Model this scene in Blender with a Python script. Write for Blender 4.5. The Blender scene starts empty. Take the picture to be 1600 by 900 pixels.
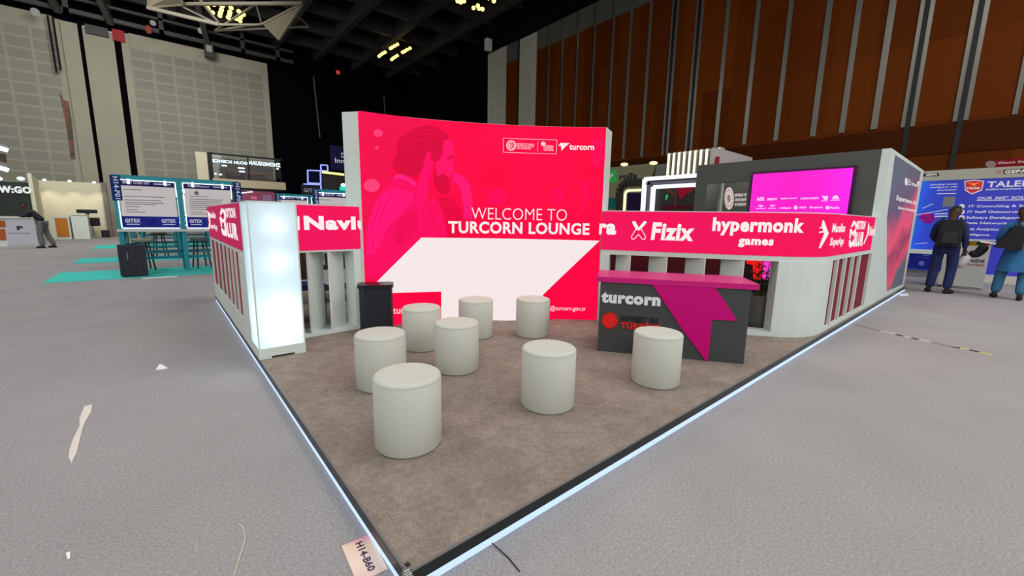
import bpy, bmesh, math, random
from mathutils import Vector, Matrix
random.seed(7)
scn = bpy.context.scene
col = scn.collection

# ------------------------------------------------------------------ camera, world, exposure, hall lamps, added side fill
FPX = 643.93                       # focal length in pixels of a 1600 px wide frame
PITCH, ROLL, YAW = 0.164541594, 0.0171907208, 0.702680528
CAM = Vector((-0.582, -1.271, 1.42))
def _basis():
    cp, sp = math.cos(PITCH), math.sin(PITCH)
    c, s = math.cos(ROLL), math.sin(ROLL)
    Q = Matrix(((c, -s, 0), (s, c, 0), (0, 0, 1)))
    down, fwd, right = Q @ Vector((0, cp, sp)), Q @ Vector((0, -sp, cp)), Q @ Vector((1, 0, 0))
    X = math.cos(YAW) * right + math.sin(YAW) * fwd
    Y = -math.sin(YAW) * right + math.cos(YAW) * fwd
    return Matrix((X, Y, -down))   # rows: world axes seen in camera axes (x right, y down, z forward)
BAS = _basis()
camd = bpy.data.cameras.new('camera'); cam = bpy.data.objects.new('camera', camd); col.objects.link(cam)
camd.sensor_width = 36; camd.lens = FPX / 1600 * 36; camd.clip_end = 200; camd.clip_start = 0.05
cx, cy, cz = BAS.col[0], BAS.col[1], BAS.col[2]
R3 = Matrix((cx, -cy, -cz)).transposed()
cam.matrix_world = Matrix.Translation(CAM) @ R3.to_4x4()
scn.camera = cam
scn.view_settings.view_transform = 'Standard'; scn.view_settings.look = 'None'
scn.view_settings.gamma = 1; scn.view_settings.use_curve_mapping = False
scn.view_settings.exposure = 0.0
wd = bpy.data.worlds.new('hall_air'); scn.world = wd; wd.use_nodes = True
wd.node_tree.nodes['Background'].inputs[0].default_value = (0.95, 1.0, 0.99, 1)
wd.node_tree.nodes['Background'].inputs[1].default_value = 0.36
def area(name, loc, size, power, colr=(1, 1, .98), sy=None, aim=None):
    l = bpy.data.lights.new(name, 'AREA'); l.energy = power; l.color = colr; l.size = size
    l.shape = 'RECTANGLE'; l.size_y = sy or size
    o = bpy.data.objects.new(name, l); col.objects.link(o); o.location = loc
    if aim: o.rotation_euler = (Vector(aim) - Vector(loc)).to_track_quat('-Z', 'Y').to_euler()
    return o
area('hall_high_bay', (5, 1, 12.0), 5, 430)
area('hall_high_bay', (-5, 5, 12.0), 5, 390)
area('hall_high_bay', (7, -8, 12.0), 5, 430)
area('hall_high_bay', (-7, -6, 12.0), 5, 350)
area('hall_high_bay', (-6, 17, 12.0), 5, 900)
area('hall_high_bay', (13, -6, 11.5), 5, 500)
area('hall_wall_washer', (-1, 23, 11.5), 5, 1000, (1, .98, .90), aim=(0, 36, 5))
area('added_side_fill', (-9, -11, 8.5), 6, 640, (1, 1, .98), aim=(3, 2, .8))  # both unseen area lights are added behind the camera to brighten upright faces
area('added_side_fill', (4, -13, 8.5), 6, 420, (1, 1, .98), aim=(9, 2, 1.2))

# ------------------------------------------------------------------ helpers
def ray(px, py): return BAS @ Vector(((px - 800) / FPX, (py - 450) / FPX, 1))
def onZ(px, py, z=0.0): r = ray(px, py); return CAM + r * ((z - CAM.z) / r.z)
def onX(px, py, x): r = ray(px, py); return CAM + r * ((x - CAM.x) / r.x)
def onY(px, py, y): r = ray(px, py); return CAM + r * ((y - CAM.y) / r.y)
def lin(c):
    c = c / 255.0
    return c / 12.92 if c <= 0.04045 else ((c + 0.055) / 1.055) ** 2.4
def L3(c): return (lin(c[0]), lin(c[1]), lin(c[2]), 1)
_m = {}
def M(name, rgb, rough=0.6, metal=0.0, emit=0.0, noise=None, bump=None, rgb2=None, spec=0.4, alpha=1.0):
    if name in _m: return _m[name]
    m = bpy.data.materials.new(name); m.use_nodes = True; nt = m.node_tree; b = nt.nodes['Principled BSDF']
    b.inputs['Roughness'].default_value = rough; b.inputs['Metallic'].default_value = metal
    b.inputs['Specular IOR Level'].default_value = spec
    c = L3(rgb)
    src = None
    if noise or bump:
        geo = nt.nodes.new('ShaderNodeNewGeometry')
    if noise:
        n = nt.nodes.new('ShaderNodeTexNoise'); n.inputs['Scale'].default_value = noise[0]; n.inputs['Detail'].default_value = 4
        nt.links.new(geo.outputs['Position'], n.inputs['Vector'])
        rp = nt.nodes.new('ShaderNodeValToRGB')
        rp.color_ramp.elements[0].position = noise[1]; rp.color_ramp.elements[1].position = noise[2]
        rp.color_ramp.elements[0].color = c; rp.color_ramp.elements[1].color = L3(rgb2)
        nt.links.new(n.outputs['Fac'], rp.inputs[0]); src = rp.outputs[0]
    if emit:
        b.inputs['Emission Strength'].default_value = emit
        if src: nt.links.new(src, b.inputs['Emission Color'])
        else: b.inputs['Emission Color'].default_value = c
        b.inputs['Base Color'].default_value = (c[0] * .1, c[1] * .1, c[2] * .1, 1); b.inputs['Specular IOR Level'].default_value = .08
    else:
        if src: nt.links.new(src, b.inputs['Base Color'])
        else: b.inputs['Base Color'].default_value = c
    if bump:
        n2 = nt.nodes.new('ShaderNodeTexNoise'); n2.inputs['Scale'].default_value = bump[0]; n2.inputs['Detail'].default_value = 3
        nt.links.new(geo.outputs['Position'], n2.inputs['Vector'])
        bp = nt.nodes.new('ShaderNodeBump'); bp.inputs['Strength'].default_value = bump[1]; bp.inputs['Distance'].default_value = bump[2]
        nt.links.new(n2.outputs['Fac'], bp.inputs['Height']); nt.links.new(bp.outputs[0], b.inputs['Normal'])
    _m[name] = m
    return m
def brick(name, c1, c2, mortar, w, h, msize, axes, rough=.7, off=0.0, spec=.3):
    m = bpy.data.materials.new(name); m.use_nodes = True; nt = m.node_tree; b = nt.nodes['Principled BSDF']
    geo = nt.nodes.new('ShaderNodeNewGeometry'); sp = nt.nodes.new('ShaderNodeSeparateXYZ'); cb = nt.nodes.new('ShaderNodeCombineXYZ')
    nt.links.new(geo.outputs['Position'], sp.inputs[0])
    nt.links.new(sp.outputs[axes[0]], cb.inputs[0]); nt.links.new(sp.outputs[axes[1]], cb.inputs[1])
    t = nt.nodes.new('ShaderNodeTexBrick'); nt.links.new(cb.outputs[0], t.inputs['Vector'])
    t.offset = off; t.squash = 1; t.inputs['Scale'].default_value = 1
    t.inputs['Brick Width'].default_value = w; t.inputs['Row Height'].default_value = h; t.inputs['Mortar Size'].default_value = msize
    t.inputs['Mortar Smooth'].default_value = .2
    t.inputs['Color1'].default_value = L3(c1); t.inputs['Color2'].default_value = L3(c2); t.inputs['Mortar'].default_value = L3(mortar)
    nt.links.new(t.outputs['Color'], b.inputs['Base Color']); b.inputs['Roughness'].default_value = rough
    b.inputs['Specular IOR Level'].default_value = spec
    return m
def gradient(name, stops, p0, p1, emit=0.0, rough=.5, noise=0.0, nscale=3.0):
    """printed colour running from world point p0 to p1"""
    m = bpy.data.materials.new(name); m.use_nodes = True; nt = m.node_tree; b = nt.nodes['Principled BSDF']
    geo = nt.nodes.new('ShaderNodeNewGeometry'); d = Vector(p1) - Vector(p0); L = d.length; d.normalize()
    sub = nt.nodes.new('ShaderNodeVectorMath'); sub.operation = 'SUBTRACT'; sub.inputs[1].default_value = p0
    nt.links.new(geo.outputs['Position'], sub.inputs[0])
    dt = nt.nodes.new('ShaderNodeVectorMath'); dt.operation = 'DOT_PRODUCT'; dt.inputs[1].default_value = d / L
    nt.links.new(sub.outputs[0], dt.inputs[0]); v = dt.outputs['Value']
    if noise:
        n = nt.nodes.new('ShaderNodeTexNoise'); n.inputs['Scale'].default_value = nscale; nt.links.new(geo.outputs['Position'], n.inputs['Vector'])
        ma = nt.nodes.new('ShaderNodeMath'); ma.operation = 'MULTIPLY_ADD'; ma.inputs[1].default_value = noise
        nt.links.new(n.outputs['Fac'], ma.inputs[0]); nt.links.new(v, ma.inputs[2]); v = ma.outputs[0]
    rp = nt.nodes.new('ShaderNodeValToRGB'); nt.links.new(v, rp.inputs[0])
    e = rp.color_ramp.elements
    while len(e) < len(stops): e.new(.5)
    for k, (p, c) in enumerate(stops): e[k].position = p; e[k].color = L3(c)
    b.inputs['Roughness'].default_value = rough
    if emit < .9: nt.links.new(rp.outputs[0], b.inputs['Base Color'])
    else: b.inputs['Base Color'].default_value = (.02, .01, .02, 1)
    if emit: nt.links.new(rp.outputs[0], b.inputs['Emission Color']); b.inputs['Emission Strength'].default_value = emit
    return m
def glass(name, tint=(1, 1, 1), refl=.12):
    m = bpy.data.materials.new(name); m.use_nodes = True; nt = m.node_tree; nt.nodes.clear()
    o = nt.nodes.new('ShaderNodeOutputMaterial'); mx = nt.nodes.new('ShaderNodeMixShader'); t = nt.nodes.new('ShaderNodeBsdfTransparent')
    g = nt.nodes.new('ShaderNodeBsdfGlossy'); g.inputs['Roughness'].default_value = .03; t.inputs[0].default_value = (*tint, 1)
    mx.inputs[0].default_value = refl; nt.links.new(t.outputs[0], mx.inputs[1]); nt.links.new(g.outputs[0], mx.inputs[2]); nt.links.new(mx.outputs[0], o.inputs[0])
    return m

def root_loc(o):
    while o is not None and o.parent is not None: o = o.parent
    return o.location.copy() if o is not None else Vector((0, 0, 0))
def tag(o, label, cat=None, group=None, kind=None):
    if label: o['label'] = label
    if cat: o['category'] = cat
    if group: o['group'] = group
    if kind: o['kind'] = kind
    return o
def thing(name, label, cat, loc, group=None):
    o = bpy.data.objects.new(name, None); col.objects.link(o); o.location = Vector(loc); o.empty_display_size = .1
    return tag(o, label, cat, group)
def link_bm(name, bm, mats, parent=None, loc=None, smooth=False):
    """bm in world coordinates -> one mesh object under parent (or top-level with its origin at loc)"""
    base = root_loc(parent) if parent is not None else Vector(loc if loc is not None else (0, 0, 0))
    if isinstance(mats, bpy.types.Material): mats = [mats]
    bmesh.ops.translate(bm, verts=bm.verts, vec=-base)
    me = bpy.data.meshes.new(name); bm.normal_update(); bm.to_mesh(me); bm.free()
    for m in mats: me.materials.append(m)
    if smooth:
        me.shade_smooth()
        try: me.set_sharp_from_angle(angle=math.radians(38))
        except Exception: pass
    o = bpy.data.objects.new(name, me); col.objects.link(o)
    if parent is not None: o.parent = parent
    else: o.location = base
    return o
class MB:
    def __init__(s): s.bm = bmesh.new(); s.mi = 0
    def _add(s, vs, fs):
        bv = [s.bm.verts.new(Vector(v)) for v in vs]
        for f in fs:
            try: fc = s.bm.faces.new([bv[i] for i in f]); fc.material_index = s.mi
            except ValueError: pass
        return bv
    def hexa(s, b, t):
        n = len(b)
        s._add(list(b) + list(t), [tuple(reversed(range(n))), tuple(range(n, 2 * n))] + [(i, (i + 1) % n, n + (i + 1) % n, n + i) for i in range(n)])
        return s
    def box(s, x0, x1, y0, y1, z0, z1):
        return s.hexa([(x0, y0, z0), (x1, y0, z0), (x1, y1, z0), (x0, y1, z0)], [(x0, y0, z1), (x1, y0, z1), (x1, y1, z1), (x0, y1, z1)])
    def obox(s, c, d, l, w, z0, z1):
        """box centred at c (xy), long axis d (xy), length l, width w"""
        d = Vector(d).normalized(); n = Vector((-d.y, d.x)); c = Vector(c[:2])
        q = [c + d * (a * l / 2) + n * (b * w / 2) for a, b in ((-1, -1), (1, -1), (1, 1), (-1, 1))]
        return s.hexa([(p.x, p.y, z0) for p in q], [(p.x, p.y, z1) for p in q])
    def tube(s, p, q, r, r2=None, n=10):
        p, q = Vector(p), Vector(q); r2 = r if r2 is None else r2
        d = (q - p).normalized(); a = d.orthogonal().normalized(); b = d.cross(a)
        ring = lambda c, rr: [c + (a * math.cos(t) + b * math.sin(t)) * rr for t in [2 * math.pi * i / n for i in range(n)]]
        return s.hexa(ring(p, r), ring(q, r2))
    def bar(s, p, q, w, h=None):
        p, q = Vector(p), Vector(q); h = h or w; d = (q - p).normalized()
        up = Vector((0, 0, 1)) if abs(d.z) < .95 else Vector((1, 0, 0))
        a = d.cross(up).normalized() * (w / 2); b = a.cross(d).normalized() * (h / 2)
        o = [-a - b, a - b, a + b, -a + b]
        return s.hexa([p + v for v in o], [q + v for v in o])
    def lathe(s, c, prof, n=32, cap=True):
        c = Vector(c); rings = []
        for r, z in prof:
            rings.append([s.bm.verts.new(c + Vector((r * math.cos(2 * math.pi * i / n), r * math.sin(2 * math.pi * i / n), z))) for i in range(n)])
        for A, B in zip(rings, rings[1:]):
            for i in range(n):
                f = s.bm.faces.new((A[i], A[(i + 1) % n], B[(i + 1) % n], B[i])); f.material_index = s.mi
        if cap:
            f = s.bm.faces.new(list(reversed(rings[0]))); f.material_index = s.mi
            f = s.bm.faces.new(rings[-1]); f.material_index = s.mi
        return s
    def ball(s, c, rx, ry, rz, seg=16, rings=10):
        r = bmesh.ops.create_uvsphere(s.bm, u_segments=seg, v_segments=rings, radius=1)
        for v in r['verts']: v.co = Vector((v.co.x * rx, v.co.y * ry, v.co.z * rz)) + Vector(c)
        return s
    def quad(s, *p): s._add(p, [tuple(range(len(p)))]); return s
    def prism(s, poly, axis, a, b):
        """polygon of 2-tuples extruded along axis index from a to b"""
        def P(u, v, w): 
            o = [u, v]; o.insert(axis, w); return tuple(o)
        return s.hexa([P(u, v, a) for u, v in poly], [P(u, v, b) for u, v in poly])
    def bevel(s, w, seg=2, angle=35):
        ed = [e for e in s.bm.edges if len(e.link_faces) == 2 and e.calc_face_angle(0) > math.radians(angle)]
        bmesh.ops.bevel(s.bm, geom=ed, offset=w, segments=seg, affect='EDGES', profile=.5, clamp_overlap=True)
        return s
    def out(s, name, mats, parent=None, loc=None, smooth=False):
        bmesh.ops.recalc_face_normals(s.bm, faces=s.bm.faces)
        return link_bm(name, s.bm, mats, parent, loc, smooth)
def struct(name, mb, mats, **k): o = mb.out(name, mats, **k); o['kind'] = 'structure'; return o
def tag1(name, mb, mats, label, cat, loc, group=None, smooth=False): return tag(mb.out(name, mats, None, loc, smooth), label, cat, group)
def kids(o): return [c for c in col.objects if c.parent == o]
def copy_tree(o, parent=None):
    c = o.copy(); col.objects.link(c)
    if parent is not None: c.parent = parent
    for ch in kids(o): copy_tree(ch, c)
    return c

class Surf:
    """vertical sheet over a ground path running left to right as one faces its front"""
    def __init__(s, pts):
        s.p = [Vector((a, b)) for a, b in pts]; s.s = [0.0]
        for a, b in zip(s.p, s.p[1:]): s.s.append(s.s[-1] + (b - a).length)
        d = [(b - a).normalized() for a, b in zip(s.p, s.p[1:])]
        nn = [Vector((v.y, -v.x)) for v in d]
        s.n = [nn[0]] + [(a + b).normalized() for a, b in zip(nn, nn[1:])] + [nn[-1]]
        s.L = s.s[-1]
    def _loc(s, t):
        k = 0
        while k < len(s.s) - 2 and t > s.s[k + 1]: k += 1
        f = (t - s.s[k]) / (s.s[k + 1] - s.s[k]); return k, f
    def pt(s, t, z, off=0.0):
        k, f = s._loc(t); p = s.p[k].lerp(s.p[k + 1], f); g = min(1, max(0, f)); n = s.n[k].lerp(s.n[k + 1], g).normalized()
        return Vector((p.x + n.x * off, p.y + n.y * off, z))
    def px(s, x, y):
        r = ray(x, y); best = None
        for k in range(len(s.p) - 1):
            a, b = s.p[k], s.p[k + 1]; n = Vector((b.y - a.y, a.x - b.x)); den = n.x * r.x + n.y * r.y
            if abs(den) < 1e-9: continue
            t = (n.x * (a.x - CAM.x) + n.y * (a.y - CAM.y)) / den
            if t <= 0: continue
            P = CAM + r * t; f = ((P.x - a.x) * (b.x - a.x) + (P.y - a.y) * (b.y - a.y)) / (b - a).length_squared
            lo = -50 if k == 0 else -1e-4; hi = 50 if k == len(s.p) - 2 else 1 + 1e-4
            if lo <= f <= hi:
                over = max(0, -f, f - 1)
                if best is None or over < best[0]: best = (over, s.s[k] + f * (s.s[k + 1] - s.s[k]), P.z)
        return best[1], best[2]
    def cuts(s, a, b): return [a] + [t for t in s.s if a + 1e-4 < t < b - 1e-4] + [b]
    def slab(s, mb, a, b, z0, z1, o0, o1):
        ts = s.cuts(a, b); F = [mb.bm.verts.new(s.pt(t, z, o)) for t in ts for z in (z0, z1) for o in (o0, o1)]
        def f(*v):
            fc = mb.bm.faces.new(v); fc.material_index = mb.mi
        for i in range(len(ts) - 1):
            A, B = F[4 * i:4 * i + 4], F[4 * i + 4:4 * i + 8]      # [z0o0, z0o1, z1o0, z1o1]
            f(A[0], B[0], B[2], A[2]); f(A[1], A[3], B[3], B[1]); f(A[2], B[2], B[3], A[3]); f(A[0], A[1], B[1], B[0])
        A, B = F[:4], F[-4:]
        f(A[0], A[2], A[3], A[1]); f(B[0], B[1], B[3], B[2])
        return mb
    def conform(s, bm, off, thick=0.0):
        """flat bmesh with x = along the sheet, y = height -> laid on the sheet"""
        if len(s.p) > 2 and bm.verts:
            for t in s.s[1:-1]:
                bmesh.ops.bisect_plane(bm, geom=bm.verts[:] + bm.edges[:] + bm.faces[:], plane_co=(t, 0, 0), plane_no=(1, 0, 0))
        if thick:
            r = bmesh.ops.extrude_face_region(bm, geom=bm.faces[:])
            top = {v for v in r['geom'] if isinstance(v, bmesh.types.BMVert)}
        else: top = set()
        for v in bm.verts: v.co = s.pt(v.co.x, v.co.y, off + (thick if v in top else 0))
        if thick: bmesh.ops.recalc_face_normals(bm, faces=bm.faces)
        for f in bm.faces: f.smooth = False
        return bm
    def print_(s, name, polys, mat, parent, off=.004, thick=0.0, px=True, multi=None):
        """one printed piece made of outlines (in photo pixels or in s,z)"""
        bm = bmesh.new()
        for k, poly in enumerate(polys):
            q = [s.px(*p) for p in poly] if px else poly
            vs = [bm.verts.new((a, b, 0)) for a, b in q]
            fc = bm.faces.new(vs); fc.material_index = multi[k] if multi else 0
            bmesh.ops.triangulate(bm, faces=[fc])
            bm.normal_update()
        for fc in bm.faces:
            if fc.normal.z < 0: fc.normal_flip()
        s.conform(bm, off, thick)
        if multi and not thick:
            pass
        return link_bm(name, bm, mat, parent)
    def text(s, name, body, box, mat, parent, off=.006, thick=0.0, bold=0.0, px=True, mirror=False, shear=0.0):
        """box in pixels: (x left, top, bottom, x right, top, bottom); in metres: (s0, z0, s1, z1)"""
        if px:
            a0, b0 = s.px(box[0], box[2]); _, t0 = s.px(box[0], box[1]); a1, b1 = s.px(box[3], box[5]); _, t1 = s.px(box[3], box[4])
            if a1 < a0: a0, a1 = a1, a0
            z0, z1 = (b0 + b1) / 2, (t0 + t1) / 2
        else: a0, z0, a1, z1 = box
        me = text_mesh(body, bold, shear)
        xs = [v.co.x for v in me.vertices]; ys = [v.co.y for v in me.vertices]
        x0, x1, y0, y1 = min(xs), max(xs), min(ys), max(ys)
        bm = bmesh.new(); bm.from_mesh(me); bpy.data.meshes.remove(me)
        for v in bm.verts:
            u = (v.co.x - x0) / (x1 - x0)
            if mirror: u = 1 - u
            v.co = Vector((a0 + (a1 - a0) * u, z0 + (z1 - z0) * (v.co.y - y0) / (y1 - y0), 0))
        bm.normal_update()
        for fc in bm.faces:
            if fc.normal.z < 0: fc.normal_flip()
        s.conform(bm, off, thick)
        return link_bm(name, bm, mat, parent)
_dg = None
def text_mesh(body, bold=0.0, shear=0.0):
    cu = bpy.data.curves.new('t', 'FONT'); cu.body = body; cu.size = 1; cu.resolution_u = 3; cu.offset = bold; cu.shear = shear
    cu.space_line = .82; cu.space_character = 1 + 2.2 * max(0, bold)
    o = bpy.data.objects.new('t', cu); col.objects.link(o)
    bpy.context.view_layer.update()
    me = bpy.data.meshes.new_from_object(o.evaluated_get(bpy.context.evaluated_depsgraph_get()))
    bpy.data.objects.remove(o); bpy.data.curves.remove(cu)
    return me
def ell(c, rx, ry, n=20, a0=0, a1=360):
    return [(c[0] + rx * math.cos(math.radians(a0 + (a1 - a0) * i / n)), c[1] + ry * math.sin(math.radians(a0 + (a1 - a0) * i / n))) for i in range(n if a1 - a0 == 360 else n + 1)]
def Z(ox, oy, sc, pts): return [(ox + x / sc, oy + y / sc) for x, y in pts]
def line(p, q, w):
    p, q = Vector(p), Vector(q); d = (q - p).normalized(); n = Vector((-d.y, d.x)) * (w / 2)
    return [tuple(p + n), tuple(q + n), tuple(q - n), tuple(p - n)]

WHITE = M('white_laminate', (219, 228, 222), .5, noise=(2.5, .3, .7), rgb2=(212, 221, 215), spec=.25)
DARKGREY = M('anthracite_board', (66, 69, 69), .5)
BLACK = M('black_metal', (16, 16, 18), .45)
CHROME = M('brushed_aluminium', (190, 190, 188), .25, metal=1)
PRINTW = M('lit_white_print', (250, 236, 236), .5, emit=.95)
PAPERW = M('white_print', (240, 240, 240), .6)

# ------------------------------------------------------------------ hall shell
HALLCARPET = M('grey_hall_carpet', (148, 144, 144), .95, noise=(260, .32, .68), rgb2=(170, 166, 166), bump=(300, .5, .004), spec=.1)
b = MB().box(-20, 40, -22, 40, -.2, 0); struct('floor', b, HALLCARPET)
CEILBLK = M('black_ceiling', (9, 9, 10), .9, spec=.1)
b = MB().box(-20, 40, -6, 40, 14.6, 14.8); struct('ceiling', b, CEILBLK)
BEAM = M('charcoal_steel', (52, 52, 54), .6, spec=.2)
b = MB()
for k in range(17): x = -14 + 3 * k; b.box(x, x + .35, -6, 37, 13.7, 14.6)
for k in range(13): y = 1 + 3 * k; b.box(-20, 40, y, y + .3, 13.85, 14.55)
struct('trim_1', b, BEAM)
WY, WX = 36.0, 17.65
TILE = brick('acoustic_tile_wall', (143, 142, 130), (149, 147, 135), (162, 160, 147), 1.05, .62, .07, ('X', 'Z'))
PLAIN = M('plain_wall_plaster', (172, 168, 152), .8, noise=(.6, .3, .7), rgb2=(164, 160, 144))
b = MB().box(-14, -4.3, WY, WY + .3, 0, 11.75); b.box(-1.05, 6.2, WY, WY + .3, 0, 11.75); struct('wall_left', b, TILE)
b = MB().box(-14, -4.3, WY, WY + .3, 11.75, 12.6); b.box(-1.05, 6.2, WY, WY + .3, 11.75, 12.6); b.box(6.2, 6.6, WY, WY + .3, 0, 12.6)
b.box(-4.3, -3.98, WY, WY + .3, 0, 12.5); b.box(-1.42, -1.05, WY - .12, WY + .3, 0, 12.5); struct('trim_2', b, PLAIN)
b = MB().box(-3.98, -3.28, WY - .25, WY + .3, 0, 12.4); b.box(-3.1, -1.75, WY - .1, WY + .3, 0, 12.35); struct('trim_3', b, PLAIN)
b = MB().box(-3.28, -3.1, WY - .05, WY + .3, 0, 12.6); b.box(-1.75, -1.42, WY + .1, WY + .3, 0, 12.6); struct('trim_4', b, M('black_wall_gap', (10, 9, 13), .9, spec=.03))
b = MB().box(-2.95, -1.95, WY - .3, WY - .08, 12.0, 12.5); struct('trim_5', b, M('grey_duct', (70, 72, 70)))
NIGHT = M('black_drape', (7, 7, 13), .95, spec=.05)
b = MB().box(6.6, 40, WY + .4, WY + .7, 0, 14.6); b.box(-14, 40, WY + .3, WY + .5, 12.6, 14.6); b.box(WX + .6, WX + .9, 23.2, 36.4, 0, 14.6); struct('wall_back', b, NIGHT)
BROWN = brick('brown_timber_panels', (86, 36, 2), (104, 48, 5), (80, 33, 2), 1.12, 2.3, .0, ('Y', 'Z'), rough=.55, spec=.06)
b = MB().box(WX, WX + .3, -14, 18.3, 0, 11.45); b.box(WX, WX + .3, 20.0, 21.2, 0, 11.45); struct('wall_right', b, BROWN)
b = MB().box(WX, WX + .3, -14, 18.3, 11.45, 12.6); b.box(WX, WX + .3, 19.95, 21.2, 11.45, 12.6); struct('trim_6', b, M('grey_upper_panel', (84, 85, 80), .6))
WTILE = brick('white_acoustic_panel', (176, 174, 162), (180, 178, 166), (190, 188, 176), .62, .62, .04, ('Y', 'Z'))
b = MB().box(WX - .02, WX + .3, 18.35, 19.93, 0, 12.5); b.box(WX - .02, WX + .3, 21.2, 23.2, 0, 12.6); struct('trim_7', b, WTILE)
b = MB().box(WX - .35, WX + .3, -14, 23.2, 12.55, 13.2); b.box(WX - .6, WX + .3, -14, 23.2, 13.2, 14.6); struct('trim_8', b, CEILBLK)
b = MB()
for y in (19.94, 9.42, 8.29, 1.16, .03): b.box(WX - .06, WX + .02, y - .06, y + .06, 2.2 if y < 5 else 4.6, 12.5)
for y in (17.25, 16.17, 15.06, 13.9, 12.72): b.box(WX - .03, WX + .02, y + .07, y + .11, 4.6, 12.5)
struct('trim_9', b, M('black_joint', (12, 11, 10), .5))
STRIP = M('grey_metal_strip', (120, 116, 108), .32, metal=.5)
b = MB()
for y, w in ((17.25, .1), (16.17, .1), (15.06, .1), (13.9, .1), (12.72, .12), (11.7, .14), (10.64, .14), (7.11, .15), (5.97, .15), (4.85, .15), (3.66, .17), (2.83, .16), (1.98, .17)):
    b.box(WX - .04, WX + .02, y - w / 2, y + w / 2, 4.55, 12.5)
for y in (9.42, 8.29, 1.16, .03, -1.1):
    for sg in (-1, 1): b.box(WX - .04, WX + .02, y + sg * .11 - .05, y + sg * .11 + .05, 4.5, 12.5)
struct('trim_10', b, STRIP)
b = MB().box(WX - .03, WX + .02, -14, 18.3, 3.6, 4.46); struct('trim_11', b, M('dark_timber_rail', (66, 27, 2), .6, spec=.06))
# steel catwalk along the left wall top
b = MB()
for z, w in ((12.75, .22), (13.5, .14), (14.2, .2)): b.box(-14, 8.2, WY - .9, WY - .7, z, z + w)
for x in (-9, -6.2, -3.6, -1.9, .6, 2.9, 5.0, 7.2): b.box(x - .12, x + .12, WY - .9, WY - .7, 12.75, 14.6)
for x in (-3.9, -1.75, 3.0): b.bar((x, WY - .8, 12.7), (x - .9, WY - 5, 14.6), .3)
b.box(2.75, 3.25, WY - 1.1, WY - .6, 11.9, 12.8)
tag1('steel_catwalk', b, M('grey_catwalk_steel', (62, 63, 62), .5), 'grey steel catwalk with rails running along the top of the tiled wall', 'catwalk', (0, WY - .8, 12.75))
t = thing('wall_speaker', 'small grey box with white face hanging under the catwalk', 'speaker', (3, WY - 1.15, 11.9))
MB().box(2.85, 3.15, WY - 1.16, WY - 1.1, 12.2, 12.6).out('front_panel', M('pale_grille', (170, 172, 168)), t)
for (px_, py_, w, h, c, lab) in ((55, 19, .35, .35, (200, 205, 195), 'white round floodlight under the catwalk at far left'), (232, 46, .3, .4, (205, 90, 75), 'small red signal lamp on the catwalk'), (239, 36, .3, .25, (205, 205, 200), 'white spotlight beside the red signal lamp on the catwalk'), (314, 48, .35, .3, (200, 202, 198), 'white spotlight above the grey box on the catwalk'), (1, 24, 0, 0, 0, 0)):
    if not w: continue
    p = onY(px_, py_, WY - 1.35); t = thing('spotlight', lab, 'spotlight', p)
    b = MB().lathe(p, [(w * .35, -h / 2), (w * .5, -h * .2), (w * .5, h * .3), (w * .3, h / 2)], 12); b.out('housing', M('lamp_%d' % c[1], c, .4, emit=.35), t, smooth=True)
    MB().box(p.x - .03, p.x + .03, p.y - .03, WY - .91, p.z + h / 2, p.z + h / 2 + .06).out('bracket', BLACK, t)
p = onY(185, 54, WY - .2)
tag1('red_sign', MB().box(p.x - .28, p.x + .28, p.y - .08, p.y + .1, p.z - .4, p.z + .25), M('red_enamel', (165, 25, 40)), 'red box sign at the top of the pale wall post', 'sign', (p.x, p.y, p.z - .4))
b = MB()
for q0, q1 in (((74, 24), (88.5, 114)), ((82, 25), (95, 110))):
    P, Q = onY(*q0, WY - .5), onY(*q1, WY - .5); tag1('hanging_cable', MB().tube(P, Q, .05, n=6), BLACK, 'black cable hanging down the tiled wall, the %s of two' % ('left' if q0[0] == 74 else 'right'), 'cable', Q, 'cables on the tiled wall')
pts = Z(0, 0, 3.213, [(298, 465), (318, 500), (345, 512), (362, 620), (378, 800), (355, 795), (335, 640)])
b = MB(); q = [onY(*p_, WY - .02) for p_ in pts]; b.prism([(v.x, v.z) for v in q], 1, WY - .04, WY + .02)
struct('trim_12', b, M('stained_slot', (92, 80, 70), .9, noise=(2, .4, .6), rgb2=(140, 95, 80)))

# ceiling sculpture: steel frame with fabric triangles
t = thing('ceiling_sculpture', 'suspended steel frame with beige fabric triangles under the black ceiling', 'ceiling decoration', onZ(350, 20, 12.0))
FAB = M('beige_fabric', (104, 97, 82), .9, rgb2=(112, 104, 88), noise=(2, .4, .6)); FRM = M('dull_steel_tube', (112, 106, 94), .5)
nd = {k: onZ(px_, py_, z) for k, (px_, py_, z) in dict(a=(230, 12, 12.0), b=(342, 38.5, 11.6), c=(277, 6.5, 12.6), d=(473, 5.5, 12.2), e=(412, 37, 11.9), f=(436, 62, 11.2), g=(410, 39, 11.9), h=(336, 48, 11.6), i=(482, 42, 12.0), j=(308, -6, 12.8), k=(345, 40, 11.7), l=(400, 6, 12.5), m=(408, 34, 12), n=(445, 8, 12.4), o=(482, 40, 12.1), p=(229, -14, 12.6), q=(284, -14, 12.8), r=(287, 7, 12.5)).items()}
for u, v, w in (('a', 'b', .16), ('c', 'd', .14), ('b', 'g', .1), ('h', 'i', .08), ('j', 'k', .1), ('l', 'm', .08), ('n', 'o', .08), ('h', 'l', .08), ('b', 'c', .08), ('h', 'e', .08), ('e', 'd', .1), ('e', 'f', .1), ('d', 'f', .1)):
    MB().bar(nd[u], nd[v], w).out('frame_tube', FRM, t)
def tri(pts, th, nm):
    b = MB(); o = Vector((0, 0, th)); b.hexa([p_ - o for p_ in pts], [p_ for p_ in pts]); b.out(nm, FAB, t)
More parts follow.
